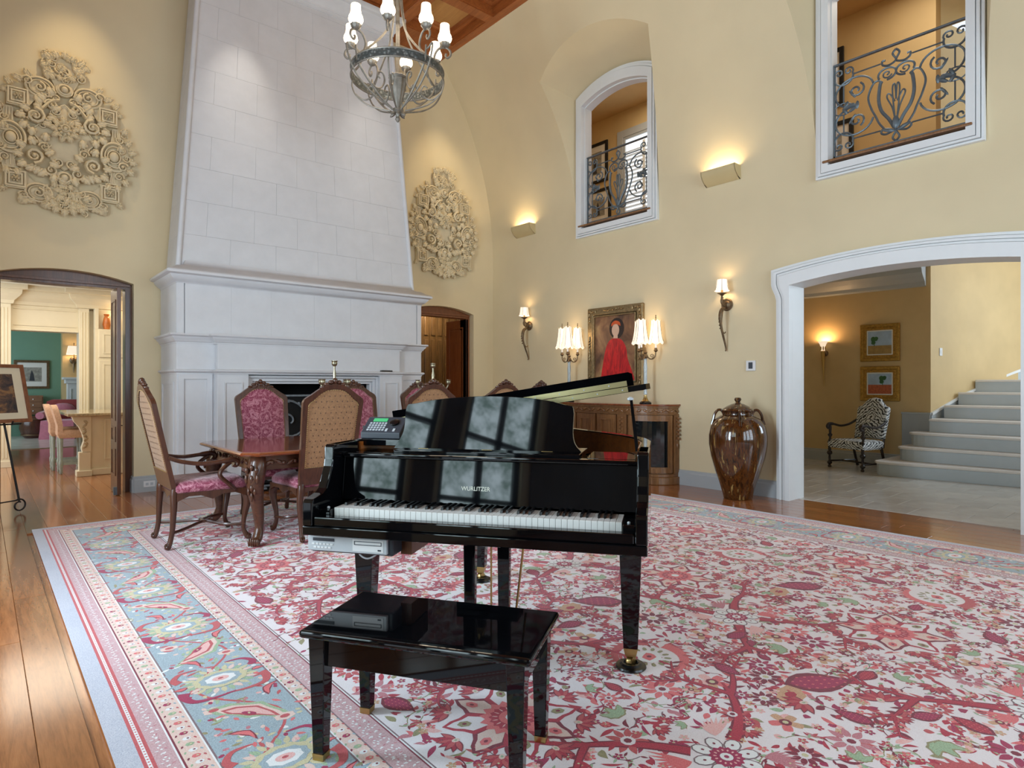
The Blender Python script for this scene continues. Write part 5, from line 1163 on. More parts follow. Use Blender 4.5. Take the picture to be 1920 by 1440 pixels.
def sbp(s, d=0):
    """point on the front: s in metres from the centre along the flat then round the bow; right of the centre is negative y"""
    sg = -1 if s >= 0 else 1; q = abs(s)
    if q <= .42: return (-.43-d, sg*q)
    k = min(1, (q-.42)/.85); th = pi/2*(1-k); return (-(.43+d)*sin(th), sg*(.42+(.63+d)*cos(th)))
def patch(s0, s1, z0, z1, d0, d1, n=8):
    rings = []
    for k in range(n+1):
        s = s0+(s1-s0)*k/n; a, b = sbp(s, d0), sbp(s, d1); rings.append([(a[0], a[1], z0), (b[0], b[1], z0), (b[0], b[1], z1), (a[0], a[1], z1)])
    return MB().loft(rings)
def pframe(s0, s1, z0, z1, w, d0, d1, name, m, par):
    mm = MB()
    for q in ((s0, s0+w, z0, z1), (s1-w, s1, z0, z1), (s0+w, s1-w, z1-w, z1), (s0+w, s1-w, z0, z0+w)): p = patch(*q, d0, d1); mm.add(p.v, p.f)
    return mm.build(name, m, par)
t = NT('cabinet_glass'); t.set(color=lin((20, 26, 28)), rough=.06, coat=.6); MATS['cabinet_glass'] = t.m
for s in (1, -1):
    S = lambda a, b: tuple(sorted((s*a, s*b)))
    for (a, b, kind) in ((.02, .36, 'wood'), (.54, 1.14, 'glass')):
        dr = pframe(*S(a, b), .15, .895, .06, -.036, -.002, 'door', 'sideboard_wood', SB)
        if kind == 'wood':
            patch(*S(a+.061, b-.061), .212, .833, -.03, -.016).build('door_panel', 'sideboard_wood', dr); pframe(*S(a+.06, b-.06), .21, .835, .018, -.02, .006, 'panel_moulding', 'sideboard_wood', dr)
            m = MB(); c0 = sbp(s*(a+b)/2)
            for k in range(5): m.at(Matrix.Translation((c0[0]+.014, c0[1], .55)) @ Matrix.Rotation((k-2)*.5, 4, 'X')); m.ball((0, 0, .06), .008, .02, .06, 6, 4)
            m.at(None).build('door_carving', 'sideboard_wood', dr, smooth=True)
        else: patch(*S(a+.061, b-.061), .212, .833, -.034, -.028).build('glass', 'cabinet_glass', dr); pframe(*S(a+.06, b-.06), .21, .835, .014, -.02, .004, 'panel_moulding', 'sideboard_wood', dr)
    for (a, b) in ((.385, .515), (1.165, 1.265)):
        pl = patch(*S(a, b), .136, .90, -.036, .012).build('pilaster', 'sideboard_wood', SB, bevel=.003)
        m = MB(); c0 = sbp(s*(a+b)/2, .014); 
        for k in range(12): m.ball((c0[0], c0[1]+(.018 if k % 2 else -.018), .86-.026*k), .012, .024, .02, 6, 4)
        m.ball((c0[0], c0[1], .50), .012, .014, .04, 6, 4); m.build('carving', 'sideboard_wood', pl, smooth=True)
    for k in range(16):
        ss = s*(.05+.078*k); a, b = sbp(ss, .004), sbp(ss+.01, .004); ang = math.atan2(b[1]-a[1], b[0]-a[0])
        MB().at(Matrix.Translation((a[0], a[1], .955)) @ Matrix.Rotation(ang, 4, 'Z') @ Matrix.Rotation(.5 if k % 2 else -.5, 4, 'Y')).ball((0, 0, 0), .042, .012, .016, 6, 4).build('frieze_leaf', 'sideboard_wood', SB, smooth=True)
# candelabra lamps on the sideboard
mat('crystal', (214, 226, 232), .05, .15, 40, .2, 30, trans=.55)
lm = thing('candelabra_lamp', 'x', 'table lamp'); 
MB().lathe([(0, 0), (.078, 0), (.08, .012), (.07, .026), (.055, .034), (.05, .036)], 24).build('base', 'ebony', lm, smooth=True); MB().lathe([(.05, .036), (.035, .055), (.022, .09), (.018, .12)], 18).build('foot', 'brass', lm, smooth=True)
MB().lathe([(.018, .12), (.026, .13), (.022, .2), (.024, .3), (.022, .42), (.026, .48), (.02, .56), (.024, .6)], 10).build('crystal_column', 'crystal', lm, smooth=True, ang=20)
MB().lathe([(.024, .6), (.034, .62), (.03, .645), (.018, .66), (.026, .68), (.012, .70), (.012, .74), (.006, .75), (0, .76)], 16).build('hub', 'old_bronze', lm, smooth=True)
for k in range(3):
    a = radians(75+120*k); c_, s_ = cos(a), sin(a)
    ar = MB().tube([(p.x*c_, p.x*s_, p.y) for p in spline([(.02, .64, 0), (.05, .60, 0), (.095, .595, 0), (.128, .63, 0), (.135, .69, 0)], 5)], .008, 7)
    ar.tube([(c_*(.085+p[0]), s_*(.085+p[0]), .635+p[1]) for p in spiral(0, 0, .03, .006, -90, 1.4, 14)], .005, 5); ar = ar.build('arm', 'old_bronze', lm, smooth=True)
    X_, Y_ = .135*c_, .135*s_
    MB().lathe([(.01, .685), (.024, .70), (.028, .705), (.022, .715), (.018, .74), (0, .74)], 14, (X_, Y_, 0)).build('candle_cup', 'old_bronze', ar, smooth=True)
    MB().lathe([(.013, .74), (.013, .86), (0, .86)], 10, (X_, Y_, 0)).build('candle_sleeve', 'ivory', ar, smooth=True)
    rg = []
    for (r, z) in ((.098, .80), (.086, .84), (.074, .90), (.062, .98), (.056, 1.06), (.055, 1.10)):
        rg.append([(X_+r*(1+.04*cos(6*q))*cos(q), Y_+r*(1+.04*cos(6*q))*sin(q), z+(.014*cos(6*q) if z in (.80, 1.10) else 0)) for q in [2*pi*j/30 for j in range(30)]])
    sh = MB().loft(rg, cap=False).build('shade', 'shade_lit', lm, smooth=True, ang=60)
    for j in range(6): q = 2*pi*j/6; MB().tube([(X_+r*1.045*cos(q), Y_+r*1.045*sin(q), z) for r, z in ((.098, .81), (.074, .90), (.056, 1.06), (.055, 1.10))], .002, 4).build('rib', 'grey_plastic', sh)
    MB().lathe([(.004, 1.09), (.005, 1.13), (.010, 1.14), (.004, 1.15), (.008, 1.165), (0, 1.18)], 8, (X_, Y_, 0)).build('finial', 'old_bronze', sh, smooth=True)
lm.location = (6.68, 5.09, 1.041); lm['label'] = 'crystal-stemmed lamp with three lit candle shades overlapping the right side of the portrait'; lm['group'] = 'candelabra lamps on the sideboard'
dup(lm, (6.68, 6.49, 1.041), .35, 'crystal-stemmed lamp with three lit candle shades left of the portrait')
for y in (5.09, 6.49): lamp('candelabra_bulb', 'POINT', (6.68, y, 2.0), 3.5, WARM, shadow_soft_size=.09)
# ================================================================== TALL GLAZED JAR
t = NT('drip_glaze'); v = t.co((26, 26, 1.1)); n = t.noise(v, 1.0, 4, .6, .3); v2 = t.co((3, 3, 1.2)); n2 = t.noise(v2, 1.0, 3)
c = t.ramp(n.outputs[0], ((.38, lin((34, 18, 8))), (.5, lin((92, 52, 20))), (.58, lin((56, 30, 12))), (.66, lin((176, 142, 84))))); c = t.mix(t.ramp(n2.outputs[0], ((.4, (0, 0, 0)), (.7, (.55, .55, .55)))), c, lin((64, 34, 14)))
t.set(color=c, rough=.12, coat=.7); t.bump(n.outputs[0], .2, .004); MATS['drip_glaze'] = t.m
jr = thing('lidded_jar', 'tall brown drip-glazed ceramic jar with a lid and looped handles by the arch', 'jar', (6.57, 3.71, 0))
MB().lathe([(0, 0), (.15, 0), (.158, .012), (.165, .05), (.20, .17), (.25, .32), (.295, .48), (.318, .62), (.318, .72), (.298, .82), (.25, .90), (.19, .945), (.155, .955), (.15, .975), (.158, .99), (.165, .995), (0, .995)], 40).build('body', 'drip_glaze', jr, smooth=True, ang=60)
ld = MB().lathe([(.0, .996), (.172, .996), (.176, 1.004), (.165, 1.02), (.12, 1.05), (.07, 1.075), (.035, 1.085), (.025, 1.10), (.034, 1.115), (.04, 1.13), (.03, 1.148), (0, 1.152)], 32).build('lid', 'drip_glaze', jr, smooth=True)
for k in range(4): a = radians(35+90*k); MB().tube([(p.x*cos(a), p.x*sin(a), p.y) for p in spline([(.15, .955, 0), (.175, 1.0, 0), (.215, 1.005, 0), (.25, .96, 0), (.265, .90, 0), (.285, .84, 0)], 5)], .016, 8).build('handle', 'drip_glaze', jr, smooth=True)
th = thing('thermostat', 'white square wall thermostat with a dark screen beside the arch', 'thermostat', (WX-.001, 3.735, 1.52))
MB().box(-.018, 0, -.058, .058, -.06, .06).build('case', 'plate_white', th, bevel=.004); MB().box(-.0195, -.0175, -.026, .026, -.036, .04).build('screen', 'grey_plastic', th)
# ================================================================== CHANDELIER
cd_ = thing('chandelier', 'wrought-iron ring chandelier with eight lit candle shades hanging from the timber ceiling', 'chandelier', (3.3, 5.68, 0), radians(4)); IM = 'patina_iron'
t = NT('ring_band'); v = t.co(); n = t.node('ShaderNodeTexVoronoi', {'Vector': v, 'Scale': 34}, feature='F1'); t.set(color=t.ramp(n.outputs[0], ((.1, lin((150, 152, 148))), (.5, lin((84, 88, 86))))), rough=.5, metal=.4); t.bump(n.outputs[0], .6, .01); MATS['ring_band'] = t.m
MB().lathe([(.468, 4.47), (.478, 4.47), (.478, 4.55), (.468, 4.55), (.468, 4.47)], 64, cap=False).build('ring', 'ring_band', cd_, smooth=True, ang=30)
for z in (4.465, 4.55): MB().tube([(.475*cos(2*pi*k/64), .475*sin(2*pi*k/64), z) for k in range(64)], .009, 6, closed=True).build('ring_edge', IM, cd_, smooth=True)
def pol(P, a): return [(p.x*cos(a), p.x*sin(a), p.y) for p in P]
def s2(P, n=6): return spline([(x, z, 0) for x, z in P], n)
for k in range(8):
    a = 2*pi*k/8
    ar = MB().tube(pol(s2([(.45, 4.56), (.40, 4.62), (.38, 4.70), (.42, 4.78), (.49, 4.80), (.54, 4.77), (.55, 4.72), (.52, 4.69), (.50, 4.71), (.505, 4.735)]), a), .012, 7, flat=.8).build('scroll_arm', IM, cd_, smooth=True)
    MB().lathe([(.01, 4.79), (.03, 4.80), (.05, 4.825), (.054, 4.84), (.04, 4.845), (.02, 4.845), (.016, 4.87), (0, 4.87)], 18, (.49*cos(a), .49*sin(a), 0), .08, 9).build('drip_cup', IM, ar, smooth=True)
    rg = [[(.49*cos(a)+r*cos(q), .49*sin(a)+r*sin(q), z) for q in [2*pi*j/16 for j in range(16)]] for r, z in ((.038, 4.85), (.066, 4.868), (.074, 4.89), (.068, 4.92), (.054, 4.95), (.049, 4.99), (.047, 5.035))]
    sh = MB().loft(rg, cap=False).build('shade', 'shade_lit_bright', cd_, smooth=True, ang=60)
    for j in range(5): q = 2*pi*j/5; MB().tube([(.49*cos(a)+r*cos(q), .49*sin(a)+r*sin(q), z) for r, z in ((.0755, 4.89), (.0555, 4.95), (.049, 5.03))], .0018, 4).build('rib', 'old_bronze', sh)
    if k % 2 == 0:
        rb_ = MB().tube(pol(s2([(.06, 4.14), (.20, 4.22), (.36, 4.36), (.46, 4.48), (.485, 4.58), (.49, 4.64)]), a), .011, 6).build('rib_bar', IM, cd_, smooth=True)
        MB().tube(pol(s2([(.10, 4.155), (.32, 4.24), (.48, 4.36), (.565, 4.50), (.59, 4.62), (.53, 4.60), (.48, 4.60)]), a), .009, 6).build('outer_bracket', IM, cd_, smooth=True)
        MB().tube(pol(s2([(.35, 4.35), (.26, 4.30), (.20, 4.32), (.16, 4.40), (.18, 4.47), (.23, 4.47), (.24, 4.43), (.21, 4.41)]), a), .009, 6).build('leaf_scroll', IM, cd_, smooth=True)
        MB().tube(pol(s2([(.47, 4.56), (.30, 4.72), (.14, 4.92), (.08, 5.12), (.05, 5.3), (.03, 5.6)]), a), .012, 6, flat=.7).build('hanger', IM, cd_, smooth=True)
    else:
        MB().tube(pol(s2([(.08, 4.145), (.30, 4.20), (.43, 4.30), (.475, 4.40), (.47, 4.47)]), a), .008, 6).build('lower_loop', IM, cd_, smooth=True)
        MB().tube(pol(s2([(.44, 4.32), (.36, 4.26), (.28, 4.28), (.24, 4.34), (.27, 4.40), (.31, 4.38)]), a), .008, 6).build('leaf_scroll', IM, cd_, smooth=True)
MB().lathe([(.0, 4.15), (.02, 4.155), (.03, 4.2), (.06, 4.30), (.085, 4.42), (.09, 4.46), (.075, 4.47), (.095, 4.49), (.09, 4.50), (.03, 4.50), (.02, 4.54), (.02, 5.5), (.03, 5.6), (.012, 5.65)], 22, (0, 0, 0), .06, 11).build('urn_stem', IM, cd_, smooth=True, ang=50)
MB().lathe([(.0, 4.02), (.012, 4.03), (.028, 4.055), (.016, 4.08), (.022, 4.10), (.03, 4.12), (.05, 4.135), (.05, 4.16), (.02, 4.165)], 16).build('finial', IM, cd_, smooth=True)
m = MB()
for k in range(6): a = 2*pi*k/6; m.at(Matrix.Translation((.055*cos(a), .055*sin(a), 4.105)) @ Matrix.Rotation(a, 4, 'Z') @ Matrix.Rotation(.5, 4, 'Y')); m.ball((0, 0, 0), .04, .018, .014, 7, 4)
m.at(None).build('finial_petals', IM, cd_, smooth=True)
ch_ = MB()
for k in range(14): z = 5.66+.075*k; ch_.tube([(.016*cos(q) if k % 2 else 0, 0 if k % 2 else .016*cos(q), z+.045*sin(q)) for q in [2*pi*j/10 for j in range(10)]], .005, 5, closed=True)
ch_.build('chain', IM, cd_)
MB().lathe([(0, 6.66), (.07, 6.66), (.065, 6.63), (.02, 6.61), (.012, 6.60), (0, 6.60)], 18).build('canopy', IM, cd_, smooth=True)
lamp('chandelier_glow', 'POINT', (3.3, 5.68, 5.05), 28, (1, .86, .66), shadow_soft_size=.45)
# ================================================================== WROUGHT-IRON WINDOW RAILINGS
def railing(yc, name_label):
    t = thing('iron_railing', name_label, 'railing', (WX+.05, yc, 3.682), -pi/2, 'wrought-iron window railings'); M_ = 'iron_rail'; w = .595; zt = 1.02
    MB().box(-w, w, -.02, .02, zt, zt+.016).build('top_rail', M_, t, bevel=.003); MB().box(-w, w, -.01, .01, .04, .058).build('bottom_rail', M_, t)
    for s in (-1, 1): MB().box(*sorted((s*w, s*(w-.016))), -.01, .01, .0, zt).build('post', M_, t)
    X = lambda P, s=1: [(s*p[0]*1.09, 0, p[1]) for p in P]
    T_ = lambda P, r=.008: MB().tube(P, r*1.35, 5).build('scroll', M_, t, smooth=True)
    for s in (-1, 1):
        for z, q in ((.88, 1), (.20, -1)):
            T_(X(spiral(.455, z-.015*q, .085, .085, 0, 1, 24), s) if 0 else X([(.455+.085*cos(a), z+q*.085*sin(a)) for a in [radians(-200+220*k/20) for k in range(21)]], s))
            T_(X(spiral(.50, z+.05*q, .045, .012, -40*q, 1.2*q, 14), s), .007); T_(X(spiral(.41, z+.05*q, .045, .012, 220*q, -1.2*q, 14), s), .007)
            MB().tube(X([(.13, z-.0*q), (.37, z)], s), .008, 5).build('bar', M_, t)
            T_(X([(p[0], p[1]) for p in [(.36+.17*cos(a)*1.0, .54+q*.15+q*.15*sin(a)) for a in [radians(-85+255*k/22) for k in range(23)]]], s))
            T_(X(spiral(.34, .54+q*.16, .075, .015, 120*q, 1.3*q, 18), s), .008)
            MB().at(Matrix.Translation((s*.41, 0, .54+q*.13)) @ Matrix.Rotation(s*q*.6, 4, 'Y')).ball((0, 0, 0), .014, .008, .06, 6, 4).build('leaf', M_, t, smooth=True)
        MB().tube(X([(.455, .28), (.455, .48)], s), .008, 5).build('bar', M_, t); MB().tube(X([(.455, .60), (.455, .80)], s), .008, 5).build('bar', M_, t)
        m = MB(); m.tube(X(ell(.46, .54, .085, .062, 20), s), .007, 5, closed=True)
        for (x, z, a, l) in ((.44, .55, .3, .06), (.40, .55, -.4, .05), (.40, .51, .5, .05), (.47, .57, 1.1, .045), (.48, .51, -1, .045), (.36, .54, 1.5, .045)): m.at(Matrix.Translation((s*x, -.008, z)) @ Matrix.Rotation(a*s+pi/2, 4, 'Y')); m.ball((0, 0, 0), .02, .012, l, 6, 4)
        m.at(None).build('leaf_cluster', M_, t, smooth=True)
        T_(X([(p.x, p.y) for p in spline([(.015, .20, 0), (.06, .30, 0), (.12, .40, 0), (.145, .52, 0), (.135, .66, 0), (.12, .70, 0)], 5)], s), .013)
        T_(X([(p.x, p.y) for p in spline([(.09, .20, 0), (.14, .28, 0), (.17, .36, 0), (.21, .46, 0), (.235, .58, 0), (.20, .69, 0), (.16, .72, 0), (.13, .70, 0), (.14, .67, 0)], 5)], s))
        T_(X([(.075+.075*cos(a), .76+.06*sin(a)) for a in [radians(-30+300*k/20) for k in range(21)]], s)); T_(X(spiral(.075, .76, .045, .01, 200, 1.2, 14), s), .006)
        T_(X([(p.x, p.y) for p in spline([(0, .98, 0), (.028, .94, 0), (.0, .87, 0), (.06, .84, 0), (.11, .86, 0), (.115, .90, 0), (.09, .90, 0)], 5)], s))
        T_(X([(p.x, p.y) for p in spline([(0, .06, 0), (.028, .10, 0), (.0, .17, 0), (.08, .15, 0), (.12, .17, 0), (.12, .20, 0)], 5)], s))
        for (x1, z1, x2, z2) in ((.03, .48, .075, .52), (.02, .50, .03, .60)): T_(X([(p.x, p.y) for p in spline([(.005, .26, 0), (x1, z1-.08, 0), (x2, z2, 0), (x2-.02, z2+.03, 0), (x1-.02, z1-.02, 0)], 5)], s), .006)
        MB().at(Matrix.Translation((s*.07, -.006, .185)) @ Matrix.Rotation(s*1.2, 4, 'Y')).ball((0, 0, 0), .022, .014, .07, 7, 4).build('leaf', M_, t, smooth=True)
    MB().at(Matrix.Translation((0, -.01, .24))).ball((0, 0, 0), .035, .02, .07, 8, 5).build('leaf', M_, t, smooth=True)
    return t
railing(WIN[0], 'scrolled wrought-iron railing in the smaller arched upper window left of the glowing uplight')
railing(WIN[1], 'scrolled wrought-iron railing in the large upper opening above the foyer arch')
# ================================================================== FOYER
stp = thing('staircase', 'pale grey curved staircase with light stone treads rising in the foyer', 'staircase', (0, 0, 0))
mat('stair_riser', (188, 196, 200), .45, .02); mat('stair_tread', (226, 220, 214), .4, .03)
FR = [((9.77, 3.36), (9.98, 1.755)), ((10.16, 3.18), (10.2, 1.79)), ((10.45, 3.12), (10.42, 1.83)), ((10.76, 2.99), (10.8, 1.9)), ((11.2, 2.92), (11.2, 1.97)), ((11.62, 2.84), (11.66, 2.06)), ((12.06, 2.72), (12.1, 2.1))]
RS = .196
for k, (a, b) in enumerate(FR):
    A, B = Vector(a), Vector(b); d = (B-A)/(B.y-A.y); E_ = A+d*(-.3-A.y)
    left = [(a[0]+.05, a[1]+.0), (a[0]+.16, a[1]+.06), (10.90, a[1]+.06), (10.95, 3.05)] if k < 3 else []
    wall = [p for p in [(11.02, 3.02), (11.9, 2.78), (13.2, 2.30), (14.55, 1.3)] if p[0] > a[0]+.05]
    if k >= 3: left = [(a[0], a[1])]
    front = [(a[0]+.02, a[1]-.06), (a[0], a[1]-.16)] if k < 3 else []
    poly = [(14.55, -.3), (E_.x, E_.y)]+list(reversed(front))+left+wall
    MB().prism(poly, RS*k+.001, RS*(k+1)-.035, 'z').build('riser', 'stair_riser', stp)
    pf = [(x-.03 if x < a[0]+.3 else x, y+(.02 if k < 3 and x < 10.9 and y > a[1]-.05 else 0)) for x, y in poly]
    MB().prism(pf, RS*(k+1)-.035, RS*(k+1), 'z').build('tread', 'stair_tread', stp, bevel=.012, seg=3)
wp = [(11.0, 3.04), (11.9, 2.80), (13.2, 2.32), (14.6, 1.3)]; wz = [.85, 1.16, 1.56, 2.0]
def skirt(z_off0, z_off1, d, name, m):
    rings = []
    P3 = spline([(x, y, z) for (x, y), z in zip(wp, wz)], 6); q = Vector((-.35, -.94, 0))
    for p in P3: rings.append([(p.x, p.y, p.z+z_off0), (p.x+q.x*d, p.y+q.y*d, p.z+z_off0), (p.x+q.x*d, p.y+q.y*d, p.z+z_off1), (p.x, p.y, p.z+z_off1)])
    struct(MB().loft(rings).build(name, m))
skirt(-.9, -.02, .015, 'trim_12', 'stair_riser'); skirt(-.02, .02, .035, 'trim_13', 'trim_white')
# zebra armchair
t = NT('zebra'); v = t.co((1, 1, 1)); sx = t.node('ShaderNodeSeparateXYZ', {'Vector': v}); ab = t.node('ShaderNodeMath', {0: sx.outputs[0]}, operation='ABSOLUTE')
cb_ = t.node('ShaderNodeCombineXYZ', {'X': ab.outputs[0], 'Y': sx.outputs[1], 'Z': sx.outputs[2]})
rot = t.node('ShaderNodeMapping', {'Vector': cb_.outputs[0], 'Rotation': (.5, -.6, 0)}); w = t.node('ShaderNodeTexWave', {'Vector': rot.outputs[0], 'Scale': 9.5, 'Distortion': 5.5, 'Detail': 2, 'Detail Scale': 2.2}, bands_direction='Z')
t.set(color=t.ramp(w.outputs[0], ((.30, lin((22, 24, 30))), (.42, lin((222, 226, 228))))), rough=.8, sheen=.3); MATS['zebra'] = t.m
mat('dark_turned', (40, 30, 28), .3, .2, coat=.2)
zc = thing('zebra_armchair', 'zebra-print armchair with dark turned legs and scrolled arms under two landscapes', 'armchair', (10.28, 3.82, 0), radians(69))
bo = [(-.25, .46), (.25, .46), (.27, .92), (.245, .95), (.19, .965), (.15, 1.01), (.10, 1.07), (.0, 1.09), (-.10, 1.07), (-.15, 1.01), (-.19, .965), (-.245, .95), (-.27, .92)]
rg = [[(x*s, -.24-(z-.4)*.2+d, .75+(z-.75)*s) for x, z in bo] for s, d in ((.92, -.035), (1, -.03), (1.0, .02), (.92, .045), (.6, .06), (.2, .065))]
MB().loft(rg).build('backrest', 'zebra', zc, smooth=True, ang=60)
sp_ = [(-.26, -.24), (.26, -.24), (.32, .24), (.16, .27), (0, .255), (-.16, .27), (-.32, .24)]
MB().loft([[(x*s, y*s+.0, z) for x, y in sp_] for s, z in ((.97, .315), (1.0, .34), (1.02, .40), (.96, .435), (.7, .452), (.3, .455))]).build('seat', 'zebra', zc, smooth=True, ang=60)
bob = [(.0, 0), (.022, 0), (.03, .015), (.022, .03), (.016, .04), (.034, .06), (.038, .075), (.03, .09), (.016, .105), (.018, .15), (.016, .19), (.036, .21), (.042, .23), (.034, .25), (.018, .262), (.026, .28), (.02, .30), (.024, .33)]
for s in (-1, 1):
    MB().lathe(bob, 12, (s*.30, .23, 0)).build('leg', 'dark_turned', zc, smooth=True, ang=50)
    MB().tube([(s*.25, -.20, .34), (s*.25, -.25, .16), (s*.25, -.30, 0.012)], [.022, .02, .022], 8).build('leg', 'dark_turned', zc, smooth=True)
    MB().tube([(s*.25, -.24, .33), (s*.25, -.26, .48)], .018, 6).build('back_post', 'dark_turned', zc)
    MB().lathe([(.02, .40), (.03, .42), (.02, .44), (.016, .47), (.034, .50), (.036, .515), (.018, .53), (.022, .58), (.024, .62), (.02, .66)], 12, (s*.30, .22, 0)).build('arm_post', 'dark_turned', zc, smooth=True, ang=50)
    MB().tube(spline([(s*.265, -.30, .74), (s*.285, -.16, .67), (s*.30, .0, .645), (s*.30, .15, .675), (s*.30, .24, .68), (s*.30, .275, .645), (s*.30, .25, .615), (s*.30, .225, .635)], 5), [.018]*16+[.024]*20, 8).build('armrest', 'dark_turned', zc, smooth=True)
    MB().tube([(s*.30, .23, .10), (s*.25, -.27, .10)], .014, 6).build('stretcher', 'dark_turned', zc)
MB().tube([(-.28, 0, .10), (.28, 0, .10)], .014, 6).build('stretcher', 'dark_turned', zc)
# two small landscapes in gilt frames
mat('gilt_bright', (172, 134, 66), .35, .3, 40, .5, 90, metal=.85)
mat('mount_white', (232, 232, 228), .6, .01); mat('sky_blue', (168, 192, 218), .6, .12, 9); mat('field_ochre', (168, 138, 82), .6, .2, 14); mat('field_red', (176, 92, 58), .6, .3, 40); mat('tree_green', (52, 98, 54), .6, .25, 30)
def landscape(name, label, loc, rz, hw, hh, poppy):
    t = thing(name, label, 'painting', loc, rz, 'small gilt-framed landscapes in the foyer')      # faces local -y
    MB().frame('y', -hw, hw, -hh, hh, .055, -.035, 0).build('frame', 'gilt_bright', t, bevel=.012, seg=3); MB().frame('y', -hw+.05, hw-.05, -hh+.05, hh-.05, .05, -.03, 0).build('carved_border', 'gilt_bright', t, bevel=.01, seg=2)
    m = MB(); n = 14
    for k in range(n):
        for (x, z) in ((-hw+.075, -hh+.09+(2*hh-.18)*k/(n-1)), (hw-.075, -hh+.09+(2*hh-.18)*k/(n-1)), (-hw+.09+(2*hw-.18)*k/(n-1), -hh+.075), (-hw+.09+(2*hw-.18)*k/(n-1), hh-.075)): m.ball((x, -.03, z), .016, .01, .013, 5, 4)
    m.build('border_beads', 'gilt_bright', t, smooth=True)['kind'] = 'stuff'
    a, b = hw-.10, hh-.10
    MB().box(-a, a, -.02, -.004, -b, b).build('mount', 'mount_white', t); a -= .018; b -= .018; hz = -b*.1 if poppy else -b*.25
    MB().box(-a, a, -.0215, -.0195, hz, b).build('painted_sky', 'sky_blue', t); MB().box(-a, a, -.0215, -.0195, -b, hz).build('painted_field', 'field_red' if poppy else 'field_ochre', t)
    tx = a*.25 if poppy else -a*.45
    m = MB()
    for k in range(9): q = random.Random(k); m.prism(ell(tx+q.uniform(-.03, .03), hz+.07+q.uniform(-.035, .05), .03, .028, 10), -.0228-.0001*k, -.0214, 'y')
    m.prism([(tx-.005, hz-.01), (tx+.005, hz-.01), (tx+.004, hz+.06), (tx-.004, hz+.06)], -.0224, -.0214, 'y'); m.build('painted_tree', 'tree_green', t)
    return t
landscape('landscape_picture', 'small gilt-framed landscape with a dark bush, upper of two in the foyer', (10.998, 3.74, 1.97), -pi/2, .29, .30, False)
landscape('landscape_picture', 'small gilt-framed red field and tree landscape directly above the zebra armchair', (10.998, 3.74, 1.31), -pi/2, .29, .28, True)
ts = thing('torch_sconce', 'slender bronze torch wall sconce glowing in the foyer, left of the landscapes', 'wall sconce', (10.998, 4.59, 1.27), -pi/2)
MB().tube([(0, -.05, 0), (0, -.075, .3), (0, -.10, .60)], [.006, .02, .034], 8).build('horn', 'brass', ts, smooth=True); MB().at(Matrix.Translation((0, 0, .56)) @ Matrix.Rotation(pi/2, 4, 'X')).lathe([(0, 0), (.05, 0), (.045, .02), (.02, .035), (.012, .1), (0, .1)], 14).build('backplate', 'old_bronze', ts, smooth=True)
MB().lathe([(.036, .60), (.034, .66), (.05, .71), (.075, .755), (.078, .76)], 16, (0, -.10, 0), cap=False).build('glass_flare', 'shade_lit', ts, smooth=True)
m = MB()
for k in range(6): a = 2*pi*k/6; m.ball((.036*cos(a), -.10+.036*sin(a), .64), .012, .012, .04, 6, 4)
m.build('leaf_collar', 'brass', ts, smooth=True); lamp('torch_bulb', 'POINT', (10.89, 4.59, 2.02), 9, (1, .6, .28), shadow_soft_size=.04)
sw_ = thing('light_switch', 'small white light switch plate on the stair wall', 'light switch', (11.24, 2.974, 1.80), math.atan2(-.24, .9))
MB().box(-.035, .035, -.007, 0, -.06, .06).build('plate', 'plate_white', sw_, bevel=.002); MB().box(-.012, .012, -.011, -.006, -.025, .025).build('rocker', 'ivory', sw_)
# ================================================================== UPPER GALLERY
def print_pic(name, label, loc, rz, hw, hh, group, mt='iron_black', pic='field_ochre'):
    t = thing(name, label, 'picture', loc, rz, group); MB().frame('y', -hw, hw, -hh, hh, .06, -.035, 0).build('frame', mt, t, bevel=.006)
    MB().box(-hw+.055, hw-.055, -.014, -.004, -hh+.055, hh-.055).build('mat_board', 'mount_white', t); MB().box(-hw+.16, hw-.16, -.016, -.0135, -hh+.18, hh-.18).build('print', pic, t)
    MB().prism([(-.05, -hh+.2), (.06, -hh+.2), (.04, 0), (.0, hh-.25), (-.03, 0)], -.0172, -.0158, 'y').build('drawn_tower', 'grey_plastic', t); return t
mat('etching', (150, 148, 140), .6, .35, 18)
G = 'black-framed prints in the upper gallery'
print_pic('framed_print', 'black-framed print in the gallery seen through the smaller arched window, upper one', (9.398, 8.40, 5.72), -pi/2, .34, .40, G, pic='etching')
print_pic('framed_print', 'black-framed print behind the scrollwork of the smaller arched window, lower one', (9.398, 8.32, 4.83), -pi/2, .34, .36, G, pic='etching')
print_pic('framed_print', 'black-framed print at the upper left inside the large upper opening', (9.398, 3.99, 5.72), -pi/2, .33, .42, G, pic='etching')
print_pic('framed_print', 'black-framed print at the lower left inside the large upper opening', (9.398, 3.86, 4.66), -pi/2, .33, .42, G, pic='etching')
m = MB(); m.frame('x', 6.55, 7.80, 4.3, 6.16, .14, 9.35, 9.4); m.frame('x', 6.69, 7.66, 4.44, 6.02, .05, 9.36, 9.4); gw = struct(m.build('window_8', 'trim_grey', bevel=.006))
emis('sky_pane', (236, 244, 250), 1.3, (220, 230, 236)); MB().box(9.395, 9.4, 6.7, 7.64, 4.45, 6.0).build('pane', 'sky_pane', gw)
for k in range(17): MB().at(Matrix.Translation((9.375, 0, 4.52+.075*k)) @ Matrix.Rotation(.6, 4, 'Y')).box(-.022, .022, 6.72, 7.14, -.004, .004).box(-.022, .022, 7.2, 7.62, -.004, .004).build('louvre', 'trim_white', gw)
MB().box(9.36, 9.39, 7.14, 7.2, 4.46, 5.85).build('stile', 'trim_white', gw)
